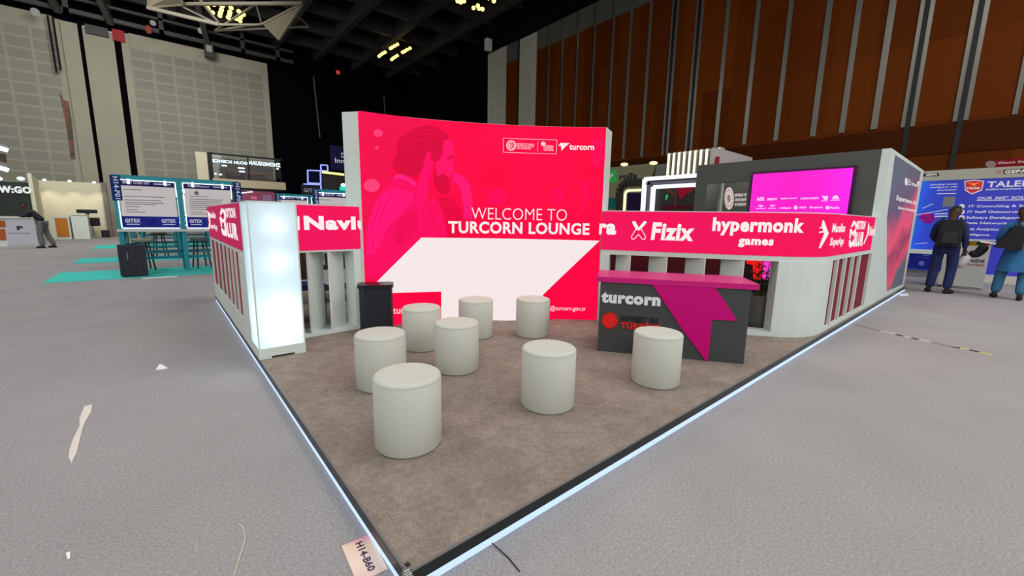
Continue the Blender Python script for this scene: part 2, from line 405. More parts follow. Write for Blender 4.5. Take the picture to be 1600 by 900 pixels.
tri([nd['e'], nd['d'], nd['f']], .05, 'fabric_triangle'); tri([nd['a'], nd['r'], nd['q'], nd['p']], .05, 'fabric_triangle')
BULB = M('warm_bulb', (255, 214, 110), .4, emit=3.2)
def cluster(lab, pts, z, loc):
    t = thing('cluster_lamp', lab, 'lamp', onZ(*loc, z), 'warm bulb clusters in the black ceiling')
    b = MB()
    ps = [onZ(x, y, z) for x, y in pts]; zt = z + .7
    for p_ in ps: b.tube(p_ + Vector((0, 0, .12)), (p_.x, p_.y, zt), .03, n=5)
    for p_, q_ in zip(ps, ps[1:]): b.bar((p_.x, p_.y, zt), (q_.x, q_.y, zt), .06)
    b.out('lamp_frame', BLACK, t)
    for p_ in ps: MB().ball(p_, .115, .115, .1, 10, 7).out('bulb', BULB, t, smooth=True)
cluster('warm bulb cluster inside the beige fabric frame', Z(200, 0, 5.714, [(705, 45), (765, 40), (840, 55), (920, 70), (715, 75), (835, 88), (910, 108), (990, 102), (755, 112), (825, 115), (905, 132), (1030, 130), (820, 140), (895, 157), (965, 167), (1005, 155), (1000, 187)]), 12.6, (350, 18))
cluster('four short rows of warm bulbs hanging above the left half of the backdrop', Z(400, 0, 3, [(663, 208), (650, 215), (638, 222), (630, 227), (605, 245), (595, 250), (585, 257), (577, 264), (722, 226), (708, 233), (697, 240), (687, 245), (662, 261), (652, 267), (643, 273), (636, 279)]), 13.2, (616, 78))
cluster('warm bulbs at the top edge nearest the brown wall', Z(400, 0, 3, [(945, 5), (960, 10), (975, 5), (1020, 37), (1040, 27), (1045, 40), (1062, 43), (1115, 5), (930, -14), (1090, -10)]), 13.2, (740, 6))
p = onY(528, 113, WY - 1); tag1('signal_lamp', MB().ball(p, .16, .16, .16), M('red_lamp', (200, 60, 60), emit=.7), 'small red lamp glowing on the black drape', 'lamp', p)
for (a_, b_, lab) in (((490, 120), (500, 215), 'thin hanging chain in front of the black drape, left of the backdrop'), ((600, 150), (602, 180), 'short hanging chain just above the red backdrop')):
    P, Q = onY(*a_, WY - 3), onY(*b_, WY - 3); tag1('hanging_chain', MB().tube(P, Q, .05, n=6), M('grey_chain', (70, 70, 74)), lab, 'chain', Q)
p = onX(763, 70, WX - .6); tag1('wall_camera', MB().box(p.x - .2, p.x + .2, p.y - .15, p.y + .15, p.z - .35, p.z + .35).bevel(.05), WHITE, 'small white device at the top corner of the white wall panel', 'camera', p)

# ------------------------------------------------------------------ exhibition platform
PZ = .10
CARPET = M('taupe_stand_carpet', (134, 122, 112), .95, noise=(7, .3, .75), rgb2=(152, 139, 128), bump=(220, .6, .005), spec=.1)
def add_fine_noise(m, scale, amt):
    nt = m.node_tree; b = nt.nodes['Principled BSDF']; lk = b.inputs['Base Color'].links[0]; src = lk.from_socket
    geo = nt.nodes.new('ShaderNodeNewGeometry'); n = nt.nodes.new('ShaderNodeTexNoise'); n.inputs['Scale'].default_value = scale; n.inputs['Detail'].default_value = 2
    nt.links.new(geo.outputs['Position'], n.inputs['Vector'])
    r = nt.nodes.new('ShaderNodeMapRange'); r.inputs['From Min'].default_value = .25; r.inputs['From Max'].default_value = .75; r.inputs['To Min'].default_value = 1 - amt; r.inputs['To Max'].default_value = 1 + amt
    nt.links.new(n.outputs['Fac'], r.inputs['Value'])
    mx = nt.nodes.new('ShaderNodeMix'); mx.data_type = 'RGBA'; mx.blend_type = 'MULTIPLY'; mx.inputs['Factor'].default_value = 1
    nt.links.new(src, mx.inputs['A']); nt.links.new(r.outputs['Result'], mx.inputs['B']); nt.links.new(mx.outputs['Result'], b.inputs['Base Color'])
add_fine_noise(CARPET, 120, .3); add_fine_noise(CARPET, 28, .13); add_fine_noise(HALLCARPET, 1.2, .06); add_fine_noise(HALLCARPET, 75, .2)
XE, YE = 12.0, 7.05
t = thing('raised_floor', 'raised exhibition platform with taupe carpet, dark trim and white light strip', 'platform', (0, 0, 0))
MB().box(.012, XE - .012, .012, YE - .012, .002, PZ).out('carpet', CARPET, t)
TRIM = M('black_edge_trim', (24, 25, 26), .3, spec=.5)
LED = M('cool_white_led_strip', (190, 214, 252), .4, emit=1.2)
for nm, (x0, x1, y0, y1) in dict(front=(0, XE, 0, .012), side=(0, .012, 0, YE)).items():
    MB().box(x0, x1, y0, y1, .045, PZ - .004).out('edge_trim', TRIM, t)
    MB().box(x0 + (.004 if nm == 'side' else .012), x1 - .001, y0 + (.004 if nm == 'front' else .012), y1 - .001, .004, .045).out('led_strip', LED, t)
EDGE = M('satin_edge_profile', (128, 126, 124), .55, metal=.3)
MB().box(.001, XE, .001, .012, PZ - .004, PZ + .003).out('edge_profile', EDGE, t); MB().box(.001, .012, .012, YE, PZ - .004, PZ + .003).out('edge_profile', EDGE, t)
b = MB()
for k in range(7): a = k * .9; b.box(-.004 + .006 * math.cos(a), .022 + .004 * math.sin(a), -.004 + .008 * math.sin(a * 1.7), .02, .05 + .012 * k, .06 + .012 * k)
b.out('corner_joint', CHROME, t)
CORN = 0
# ------------------------------------------------------------------ red backdrop
cc, RR = Vector((-.078, -1.792)), 5.473
a0 = math.atan2(3.53 + 1.792, 1.20 + .078); a1 = math.atan2(2.10 + 1.792, 3.77 + .078)
BD = Surf([(cc.x + RR * math.cos(a0 + (a1 - a0) * k / 24), cc.y + RR * math.sin(a0 + (a1 - a0) * k / 24)) for k in range(25)])
BT = 2.575
bd = thing('welcome_backdrop', 'tall curved red lightbox wall reading WELCOME TO TURCORN LOUNGE', 'backdrop', (2.62, 2.97, PZ))
fp = [BD.pt(t_, 0, -.012) for t_ in BD.s]; bp_ = [BD.pt(t_, 0, -.25) for t_ in BD.s]; bp_[0] = Vector((1.085, 3.70, 0)); bp_[-1] = Vector((4.05, 2.225, 0))
b = MB()
for k in range(len(fp) - 1):
    q = [fp[k], fp[k + 1], bp_[k + 1], bp_[k]]; b.hexa([(v.x, v.y, PZ) for v in q], [(v.x, v.y, BT) for v in q])
bmesh.ops.remove_doubles(b.bm, verts=b.bm.verts, dist=1e-5)
b.out('frame', WHITE, bd)
REDP = M('red_backlit_fabric', (255, 0, 62), .6, emit=1.02, noise=(1.6, .35, .75), rgb2=(243, 8, 70))
b = MB(); BD.slab(b, .004, BD.L - .004, PZ + .01, BT - .004, 0, -.012); b.out('lightbox_face', REDP, bd)
def tone(n, c): return M('red_print_' + n, c, .6, emit=1.0)
z4 = lambda pts: Z(540, 170, 3.913, pts)
left_bg = z4([(82, 12), (560, 72), (480, 100), (330, 180), (300, 300), (280, 420), (200, 500), (240, 900), (200, 1040), (128, 1045), (105, 560)])
jacket = z4([(285, 425), (320, 398), (400, 412), (440, 455), (470, 560), (500, 600), (540, 540), (570, 580), (600, 650), (622, 783), (465, 783), (352, 893), (215, 1025), (128, 1030), (108, 760), (140, 690), (165, 600), (205, 520), (250, 465)])
inner = z4([(300, 700), (370, 640), (430, 620), (440, 720), (400, 790), (350, 850), (290, 800)])
sleeve = z4([(140, 700), (175, 600), (215, 525), (300, 480), (425, 520), (420, 570), (360, 640), (270, 720), (220, 800), (180, 890), (125, 890)])
hair = z4([(325, 190), (345, 165), (380, 140), (420, 122), (470, 106), (520, 105), (565, 118), (605, 138), (628, 165), (635, 190), (600, 190), (592, 240), (590, 300), (560, 320), (530, 330), (520, 270), (505, 262), (488, 290), (470, 370), (435, 420), (390, 412), (320, 395), (285, 350), (300, 300), (318, 260), (312, 225)])
face = z4([(600, 190), (635, 190), (652, 215), (662, 245), (662, 280), (652, 315), (660, 345), (670, 368), (655, 385), (640, 410), (632, 430), (560, 420), (545, 330), (575, 310), (592, 270)])
brow = z4([(618, 305), (640, 292), (660, 288), (662, 297), (640, 305), (622, 318)])
beard = z4([(545, 345), (560, 410), (600, 398), (632, 428), (640, 490), (615, 522), (585, 522), (555, 495), (535, 440)])
palm = z4([(488, 290), (503, 262), (520, 272), (515, 320), (535, 318), (530, 350), (505, 400), (512, 418), (532, 420), (528, 450), (515, 350), (500, 560), (480, 600), (440, 640), (432, 560), (440, 470), (455, 400), (478, 350)])
wrist = z4([(440, 640), (480, 600), (500, 560), (540, 610), (575, 700), (585, 783), (470, 783), (430, 700)])
hand = z4([(652, 398), (668, 388), (700, 405), (735, 428), (758, 465), (772, 540), (778, 610), (772, 680), (718, 670), (722, 600), (708, 550), (700, 495), (685, 462), (660, 448), (645, 442), (660, 425)])
collar = z4([(285, 430), (300, 405), (330, 398), (380, 420), (432, 455), (430, 475), (370, 440), (320, 425)])
tee = z4([(560, 540), (640, 545), (700, 600), (720, 670), (700, 783), (625, 783), (600, 650)])
pol = [left_bg, tee, jacket, sleeve, inner, collar, hair, face, brow, beard, wrist, palm, hand]
ton = [(236, 12, 74), (226, 2, 62), (244, 8, 92), (255, 18, 112), (234, 6, 82), (255, 32, 122), (212, 4, 60), (255, 16, 98), (205, 4, 56), (214, 2, 58), (246, 8, 92), (250, 10, 100), (255, 20, 112)]
pt_ = None
for k, (po, tn) in enumerate(zip(pol, ton)):
    nm = 'portrait_print' if k == 0 else ['', 'shirt_print', 'jacket_print', 'sleeve_print', 'fold_print', 'collar_print', 'hair_print', 'face_print', 'brow_print', 'beard_print', 'arm_print', 'palm_print', 'hand_print'][k]
    o = BD.print_(nm, [po], tone('%d_%d_%d' % tn, tn), pt_ or bd, off=.003 + .0016 * k)
    if k == 0: pt_ = o; tag(o, 'printed side view of a bearded man resting his hands by his face')
def folds(pts, c, w): return [line(p_, q_, w) for p_, q_ in zip(z4(pts), z4(pts)[1:])]
BD.print_('fold_print', sum([folds(f, 0, .9) for f in ([(215, 560), (190, 640), (150, 740)], [(290, 500), (250, 580), (220, 640), (210, 700)], [(430, 530), (390, 600), (300, 680), (250, 760)], [(350, 730), (330, 790), (300, 850)], [(170, 770), (165, 850)], [(420, 640), (440, 660), (430, 740)], [(500, 600), (540, 680), (580, 780)])], []), tone('fold', (214, 2, 70)), pt_, off=.026)
BD.print_('hair_print', sum([folds(f, 0, .7) for f in ([(330, 190), (400, 145), (480, 130), (560, 140), (610, 165)], [(345, 210), (430, 165), (520, 150), (590, 180)], [(500, 190), (520, 160), (560, 165)], [(340, 250), (420, 200), (480, 190)], [(490, 290), (470, 350)], [(515, 320), (505, 345)])], []), tone('strand', (246, 10, 88)), pt_, off=.026)
BD.print_('blurred_light_print', [ell(z4([(198, 152)])[0], 7.2, 6), ell(z4([(157, 470)])[0], 12.8, 10.2), ell(z4([(190, 240)])[0], 3, 2.6)], tone('bokeh', (246, 62, 118)), bd, off=.028)
z5 = lambda pts: Z(760, 200, 5, pts)
BD.print_('room_print', [z5([(832, 75), (915, 70), (905, 305), (820, 300)]), ell(z5([(565, 530)])[0], 9, 14), z5([(745, 420), (795, 405), (790, 560), (765, 640), (735, 660), (770, 560)]), z5([(390, 270), (600, 268), (600, 278), (390, 280)]), z5([(360, 514), (470, 513), (470, 519), (360, 520)]), z5([(300, 408), (890, 395), (890, 401), (300, 415)]), z5([(670, 700), (760, 640), (764, 646), (680, 708)]), ell(z5([(80, 540)])[0], 15, 13)], tone('room', (255, 4, 84)), bd, off=.003)
BD.print_('white_shape', [[(658, 371), (936.5, 376), (848, 460), (846.5, 501.5), (689, 500.2), (689, 455), (572, 459), (573, 455)]], M('white_backlit_fabric', (240, 226, 226), .6, emit=1.0), bd, off=.03)
BD.text('lettering', 'WELCOME TO', (736, 324, 343.5, 885, 327, 344), PRINTW, bd, off=.034, bold=-.012)
BD.text('lettering', 'TURCORN LOUNGE', (700, 345, 364.5, 920, 349, 367), PRINTW, bd, off=.034, bold=.03)
BD.text('lettering', '@turcorn.gov.tr', (859, 476.5, 486, 914.5, 478, 487), PRINTW, bd, off=.034)
BD.text('lettering', 'turcorn', (614, 480.5, 489, 655, 479, 488), PRINTW, bd, off=.034)
z7 = lambda pts: Z(780, 215, 10, pts)
SMALL = M('small_print_white', (255, 214, 222), .5, emit=.95)
lg = BD.print_('logo_frame', [z7(q_) for q_ in (line((62, 12), (900, 38), 6), line((900, 38), (890, 258), 6), line((890, 258), (62, 230), 6), line((62, 230), (62, 12), 6), line((604, 60), (600, 220), 4))], SMALL, bd, off=.012)
ring = lambda c, r0, r1, n=28: [[(c[0] + r * math.cos(2 * math.pi * (i + d) / n), c[1] + r * 1.05 * math.sin(2 * math.pi * (i + d) / n)) for r, d in ((r0, 0), (r1, 0), (r1, 1), (r0, 1))] for i in range(n)]
em = ring((185, 125), 62, 76, 30)
em += [q_ for k, q_ in enumerate(ring((185, 125), 42, 58, 28)) if k % 2]
em += [ell((178, 125), 30, 32)]
BD.print_('emblem', [z7(q_) for q_ in em], SMALL, lg, off=.012)
BD.print_('emblem_crescent', [z7(ell((186, 125), 20, 22)), ], REDP, lg, off=.014); BD.print_('emblem_star', [z7(ell((192, 125), 8, 9))], SMALL, lg, off=.016)
for i, (tx, y0) in enumerate((('REPUBLIC OF TURKIYE', 90), ('MINISTRY OF INDUSTRY', 122), ('AND TECHNOLOGY', 155))):
    a_, b_ = z7([(272, y0), (545 if i < 2 else 500, y0 + 24)]); BD.text('lettering', tx, (a_[0], a_[1], b_[1], b_[0], a_[1] + .6, b_[1] + .6), SMALL, lg, off=.012, bold=.02)
BD.print_('sun_logo', [z7(ell((687, 100), 30, 28))] + [z7(ell((687 + 34 * math.cos(k * .785), 100 + 32 * math.sin(k * .785)), 8, 8, 8)) for k in range(8)], SMALL, lg, off=.012)
for i, (tx, y0) in enumerate((('TURKISH', 122), ('INVESTMENT', 152), ('OFFICE', 183))):
    a_, b_ = z7([(690, y0), (845, y0 + 24)]); BD.text('lettering', tx, (a_[0], a_[1], b_[1], b_[0], a_[1] + .2, b_[1] + .2), SMALL, lg, off=.012, bold=.02)
BD.print_('bird_logo', [z7([(920, 130), (957, 88), (1098, 88), (1035, 140), (970, 210), (966, 132)])], PRINTW, bd, off=.012)
BD.text('lettering', 'turcorn', (889.3, 225.5, 234.4, 928, 226.5, 235), PRINTW, bd, off=.012, bold=.035)

# ------------------------------------------------------------------ left partition and light tower
BANDZ0, BANDZ1, WT = 1.055, 1.535, 1.545
BAND = M('pink_backlit_banner', (246, 16, 88), .6, emit=.95, noise=(1.2, .3, .75), rgb2=(232, 22, 92))
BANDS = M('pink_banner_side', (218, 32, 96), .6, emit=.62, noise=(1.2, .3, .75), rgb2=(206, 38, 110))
REDIN = M('deep_red_board', (150, 6, 44), .6)
def fin_row(S, mb_parent, spans, z0, z1, mat=WHITE):
    for (sa, oa, sb, ob) in spans:
        A, B_ = S.pt(sa, 0, oa), S.pt(sb, 0, ob); d = (B_ - A); MB().obox((A + B_) / 2, (d.x, d.y), d.length, .022, z0, z1).out('fin', mat, mb_parent)
LI = Surf([(.40, 3.50), (.54, 3.515), (1.18, 3.56)])
lp = thing('booth_divider', 'white partition with pink Navlungo banner and two slanted fins beside the light tower', 'partition', (.8, 3.6, PZ))
sl, _ = LI.px(480, 460); sr, _ = LI.px(555.5, 460); zt = LI.px(520, 393)[1]; zb = LI.px(500, 519)[1]
LE = LI.L
b = MB(); LI.slab(b, 0, LE, zt, WT, -.006, -.26); b.out('header', WHITE, lp)
b = MB(); LI.slab(b, 0, LE, BANDZ0, BANDZ1, 0, -.006); b.out('banner', BAND, lp)
b = MB(); LI.slab(b, 0, LE, PZ, zb, 0, -.26); b.out('plinth', WHITE, lp)
b = MB(); LI.slab(b, sr, LE, zb, zt, 0, -.26); b.out('post', WHITE, lp)
b = MB(); LI.slab(b, 0, .04, zb, zt, 0, -.26); b.out('post', WHITE, lp)
fs = []
for xl, xr in ((483.5, 505), (516.5, 536.5)):
    s_a, _ = LI.px(xl, 450); P = LI.pt(s_a, 0, -.015); q_ = None
    for d_ in [k * .002 for k in range(1, 300)]:      # back edge of the fin on the line of sight of its right side
        rr_ = ray(xr, 450); o_ = -.235; base = Surf([tuple(LI.pt(0.1, 0, o_)[:2]), tuple(LI.pt(.8, 0, o_)[:2])]); q_ = base.px(xr, 450); break
    fs.append((s_a, -.015, q_[0] + .1, -.235))
fin_row(LI, lp, fs, zb, zt)
LI.text('lettering', 'Navlu', (475.2, 338, 359.5, 576, 338, 359), PRINTW, lp, bold=.05)
LI.print_('logo_stroke', [[(464, 338), (467.5, 338), (468.2, 359.5), (464.8, 359.5)]], PRINTW, lp)
# light tower
t = thing('light_tower', 'glowing white light tower standing at the platform corner by the pink partition', 'light tower', (.2, 3.2, PZ))
tx0, tx1, ty0, ty1, tz = .0, .395, 3.0, 3.42, 1.545
b = MB().box(tx0, tx0 + .1, ty0, ty1, PZ, PZ + .1); b.box(tx1 - .1, tx1, ty0, ty1, PZ, PZ + .1); b.box(tx0 + .1, tx1 - .1, ty0, ty1, PZ + .02, PZ + .1); b.out('base', WHITE, t)
b = MB().box(tx0 + .002, tx1 - .002, ty1 - .012, ty1, PZ + .1, tz); b.box(tx0, tx1, ty0, ty1, tz - .01, tz); b.out('back_panel', WHITE, t)
b = MB().box(tx0, tx0 + .012, ty0, ty0 + .012, PZ + .1, tz - .01); b.box(tx1 - .012, tx1, ty0, ty0 + .012, PZ + .1, tz - .01); b.box(tx0, tx0 + .012, ty1 - .03, ty1, PZ + .1, tz - .01); b.out('corner_profile', WHITE, t)
DIFF = bpy.data.materials.new('translucent_diffuser'); DIFF.use_nodes = True; nt = DIFF.node_tree; nt.nodes.clear()
o_ = nt.nodes.new('ShaderNodeOutputMaterial'); tr = nt.nodes.new('ShaderNodeBsdfTranslucent'); tr.inputs[0].default_value = (.80, .93, 1, 1)
df = nt.nodes.new('ShaderNodeBsdfDiffuse'); df.inputs[0].default_value = (.80, .88, .93, 1); mx = nt.nodes.new('ShaderNodeMixShader'); mx.inputs[0].default_value = .5
nt.links.new(tr.outputs[0], mx.inputs[1]); nt.links.new(df.outputs[0], mx.inputs[2]); nt.links.new(mx.outputs[0], o_.inputs[0])
MB().quad((tx0 + .012, ty0 + .004, PZ + .1), (tx1 - .012, ty0 + .004, PZ + .1), (tx1 - .012, ty0 + .004, tz - .01), (tx0 + .012, ty0 + .004, tz - .01)).out('diffuser', DIFF, t)
MB().quad((tx0 + .004, ty0 + .012, PZ + .1), (tx0 + .004, ty0 + .012, tz - .01), (tx0 + .004, ty1 - .03, tz - .01), (tx0 + .004, ty1 - .03, PZ + .1)).out('diffuser', DIFF, t)
MB().quad((tx1 - .004, ty0 + .012, PZ + .1), (tx1 - .004, ty1 - .012, PZ + .1), (tx1 - .004, ty1 - .012, tz - .01), (tx1 - .004, ty0 + .012, tz - .01)).out('diffuser', DIFF, t)
for z_, e_ in ((1.34, .75), (1.0, .85), (.56, 1.7), (.33, 1.5)):
    l = bpy.data.lights.new('tower_lamp', 'POINT'); l.energy = e_; l.color = (.9, .97, 1); l.shadow_soft_size = .04
    o = bpy.data.objects.new('tower_lamp', l); col.objects.link(o); o.location = (.21, 3.115, z_)
# outer left side of the partition
LO = Surf([(.0, 6.98), (.0, 3.42)])
lo = thing('booth_divider', 'white slatted partition with pink MOTION BLUR banner along the left platform edge', 'partition', (.1, 5.2, PZ))
s0 = LO.px(333.5, 420)[0]; s1 = min(LO.px(375.5, 440)[0], LO.L - .14); zt = LO.px(352, 385)[1]; zb = LO.px(355, 466)[1]
b = MB(); LO.slab(b, 0, LO.L, zt, WT, -.006, -.22); b.out('header', WHITE, lo)
b = MB(); LO.slab(b, 0, LO.L - .01, BANDZ0 + .02, BANDZ1, 0, -.006); b.out('banner', BANDS, lo)
b = MB(); LO.slab(b, 0, LO.L, PZ, zb, 0, -.22); b.out('plinth', WHITE, lo)
b = MB(); LO.slab(b, 0, s0, zb, zt, 0, -.22); b.out('post', WHITE, lo)
b = MB(); LO.slab(b, s1, LO.L, zb, zt, 0, -.22); b.out('post', WHITE, lo)
b = MB(); LO.slab(b, s0, s1, zb, zt, -.018, -.2); b.out('inner_board', REDIN, lo)
xs = [120, 141, 166, 191, 216, 240, 264, 294]
for x in xs[1:]:
    s_ = LO.px(310 + (x + (x - 118) * .16) / 5, 420)[0]; b = MB(); LO.slab(b, s_ - .03, s_ + .03, zb, zt, -.001, -.018); b.out('slat', WHITE, lo)
zz = lambda pts: Z(310, 300, 5, pts)
def lbox(x0, y0, y1, x1, y2, y3, ox, oy, sc): return (ox + x0 / sc, oy + y0 / sc, oy + y1 / sc, ox + x1 / sc, oy + y2 / sc, oy + y3 / sc)
LO.text('lettering', 'Macellan', lbox(90, 158, 200, 140, 152, 210, 310, 300, 5), PRINTW, lo, bold=.04)
LO.text('lettering', 'SuperApp', lbox(98, 245, 292, 155, 248, 312, 310, 300, 5), PRINTW, lo, bold=.03)
LO.text('lettering', 'MOTION', lbox(207, 128, 190, 298, 120, 218, 310, 300, 5), PRINTW, lo, bold=.05)
LO.text('lettering', 'BLUR', lbox(215, 240, 345, 318, 245, 382, 310, 300, 5), PRINTW, lo, bold=.06)
def motion_icon(S, f, parent):
    a = [[(18, 0), (40, 18), (52, 60), (46, 74), (30, 30), (10, 60), (4, 50)], [(0, 70), (14, 70), (26, 96), (40, 70), (52, 78), (40, 130), (34, 128), (36, 104), (26, 122), (14, 100), (18, 150), (8, 148)], [(6, 160), (18, 158), (30, 180), (44, 150), (52, 160), (44, 200), (30, 220), (14, 204)]]
    return S.print_('motion_logo', [[f(*q_) for q_ in po] for po in a], PRINTW, parent)
motion_icon(LO, lambda x, y: (310 + (163 + x + y * .06) / 5, 300 + (124 + y) / 5), lo)
LO.print_('boomerang_logo', [zz([(70, 143), (84, 160), (97, 230), (90, 292), (80, 290), (86, 235), (76, 170)])], PRINTW, lo)

# ------------------------------------------------------------------ right partition (front run, rounded corner, side run)
RP = Surf([(3.771, 2.097), (3.80, 2.05), (4.10, 1.55), (4.40, 1.04), (4.60, .70), (4.76, .45), (4.90, .28), (5.03, .165), (5.16, .09), (5.30, .048), (5.45, .032), (5.7, .03), (8.1, .03)])
rp = thing('booth_divider', 'long white partition with pink Fizix and hypermonk games banner turning the corner behind the counter', 'partition', (5, .4, PZ))
S = RP
sx0 = S.px(951, 420)[0]; sx1 = S.px(1212, 450)[0]; sy0 = S.px(1296, 450)[0]; sy1 = S.px(1357, 430)[0]
zt = (S.px(1050, 405)[1] + S.px(1217, 405)[1]) / 2; zb = S.px(1203, 519)[1]; zt2 = S.px(1335, 399)[1]; zb2 = S.px(1320, 491)[1]; zt = min(zt, BANDZ0 - .04); zt2 = min(zt2, BANDZ0 - .05)
b = MB(); S.slab(b, 0, S.L, zt, WT + .01, -.006, -.2); b.out('header', WHITE, rp)
b = MB(); S.slab(b, 0, S.px(1365, 360)[0], BANDZ0, BANDZ1 + .01, 0, -.006); b.out('banner', BAND, rp)
b = MB(); S.slab(b, 0, S.L, PZ, zb, -.001, -.2); b.out('plinth', WHITE, rp)
b = MB(); S.slab(b, 0, sx0, zb, zt, 0, -.2); b.out('post', WHITE, rp)
b = MB(); S.slab(b, sx1, sy0, zb, zt, 0, -.2); b.out('corner_panel', WHITE, rp)
b = MB(); S.slab(b, sy1, S.L, zb, zt, 0, -.2); b.out('post', WHITE, rp)
b = MB(); S.slab(b, sy0, sy1, zb, zt, -.036, -.2); b.out('inner_board', M('crimson_board', (128, 4, 34), .6), rp)
for x in (1300 + 75 / 7.5, 1300 + 165 / 7.5, 1300 + 250 / 7.5, 1300 + 325 / 7.5):
    s_ = S.px(x - 4, 440)[0]; b = MB(); S.slab(b, s_ - .025, s_ + .025, zb, zt, -.001, -.036); b.out('slat', WHITE, rp)
fs = []
BK = Surf([tuple(S.pt(t_, 0, -.18)[:2]) for t_ in [k * .1 for k in range(0, 24)]])
for xl, xr in ((961.7, 983), (1013, 1040.5), (1070, 1100), (1125, 1161)):
    sb_ = S.px(xr, 430)[0]; ba = BK.px(xl, 430); k, f = BK._loc(ba[0]); P = BK.pt(*ba); Q = S.pt(sb_, 0, -.012)
    MB().obox((P + Q) / 2, (Q.x - P.x, Q.y - P.y), (Vector((Q.x, Q.y)) - Vector((P.x, P.y))).length, .022, zb, zt).out('fin', WHITE, rp)
LB = lambda *a: lbox(*a)
S.text('lettering', 'ra', (934, 348.5, 366.5, 962.5, 350, 367), PRINTW, rp, bold=.05)
S.text('lettering', 'Fizix', (1016.6, 346.7, 374.5, 1083.5, 349, 377), PRINTW, rp, bold=.045, shear=.08)
S.text('lettering', 'hypermonk', (1111.8, 339.5, 368.5, 1254.3, 341, 369.5), PRINTW, rp, bold=.045)
S.text('lettering', 'games', (1152.5, 373, 387.3, 1207.5, 373.5, 386.5), PRINTW, rp, bold=.045)
zf = lambda pts: Z(980, 320, 5.333, pts)
S.print_('cross_logo', [zf([(40, 145), (52, 134), (68, 138), (100, 195), (92, 212), (74, 210)]), zf([(164, 148), (152, 134), (138, 138), (92, 195), (96, 214), (112, 206)])] + [zf(line(p_, q_, 6)) for p_, q_ in (((72, 205), (36, 262)), ((36, 262), (38, 284)), ((38, 284), (58, 286)), ((58, 286), (94, 246)), ((94, 246), (128, 288)), ((128, 288), (150, 284)), ((150, 284), (152, 260)), ((152, 260), (118, 205)))], PRINTW, rp)
zm = lambda pts: Z(1260, 320, 8.89, pts)
S.print_('boomerang_logo', [zm([(222, 215), (240, 218), (302, 395), (296, 420), (192, 604), (165, 600), (232, 420), (240, 395), (205, 292)]), zm([(175, 312), (250, 306), (248, 322), (175, 328)]), zm([(172, 372), (250, 362), (248, 380), (172, 392)])], PRINTW, rp)
S.text('lettering', 'Macellan', LB(345, 258, 385, 523, 262, 378, 1260, 320, 8.89), PRINTW, rp, bold=.04)
S.text('lettering', 'SuperApp', LB(312, 450, 590, 498, 452, 592, 1260, 320, 8.89), PRINTW, rp, bold=.04)
motion_icon(S, lambda x, y: (1260 + (622 + x * 1.75 - y * .3) / 8.89, 320 + (214 + y * 1.75) / 8.89), rp)
S.text('lettering', 'MOTION', LB(678, 218, 348, 803, 222, 342, 1260, 320, 8.89), PRINTW, rp, bold=.05)
S.text('lettering', 'BLUR', LB(640, 380, 588, 770, 376, 572, 1260, 320, 8.89), PRINTW, rp, bold=.06)
S.print_('boomerang_logo', [zm([(855, 240), (872, 300), (862, 400), (798, 545), (786, 540), (840, 400)])], PRINTW, rp)
S.text('lettering', 'Naml', LB(862, 300, 430, 938, 290, 428, 1260, 320, 8.89), PRINTW, rp, bold=.04)

# ------------------------------------------------------------------ reception counter
CF = Surf([(2.741, 1.277), (3.536, .165)])
ct = thing('reception_counter', 'dark grey reception counter with magenta top and large magenta arrow emblem', 'counter', (3.3, .85, PZ))
b = MB(); CF.slab(b, 0, CF.L, PZ, .822, 0, -.55); b.bevel(.004); b.out('body', DARKGREY, ct)
MAG = M('magenta_lacquer', (208, 10, 124), .25, spec=.45)
b = MB(); CF.slab(b, -.045, CF.L + .055, .822, .872, .022, -.6); b.bevel(.004); b.out('countertop', MAG, ct)
zc = lambda pts: Z(920, 400, 5, pts)
MAGF = M('magenta_board', (208, 4, 122), .5, spec=.15)
CF.print_('arrow_emblem', [zc([(490, 212), (985, 242), (1160, 503), (962, 494), (925, 832), (735, 580)])], MAGF, ct, off=.0, thick=.018)
CF.text('lettering', 'turcorn', (939, 454.5, 473.5, 1031.5, 461.5, 477.5), M('white_acrylic', (236, 238, 240), .5), ct, off=0, thick=.012, bold=.06)
zi = lambda pts: Z(930, 440, 10, pts)
sun = [zi(ell((228, 605), 115, 112, 32))] + [zi([(228 + r * math.cos(a_), 605 + r * math.sin(a_)) for r, a_ in ((112, k * .3307 - .1), (142, k * .3307), (112, k * .3307 + .1))]) for k in range(19)]
CF.print_('sun_emblem', sun, M('signal_red', (238, 22, 18), .45), ct, off=0, thick=.012)
CF.text('lettering', 'INVEST IN', (970.5, 492, 502, 1027.5, 497.5, 505.5), M('black_acrylic', (30, 40, 40), .35), ct, off=0, thick=.012, bold=.03)
CF.text('lettering', 'T\u00dcRK\u0130YE', (969.5, 499, 512.5, 1029, 505, 517.5), M('signal_red', (238, 22, 18)), ct, off=0, thick=.012, bold=.04)

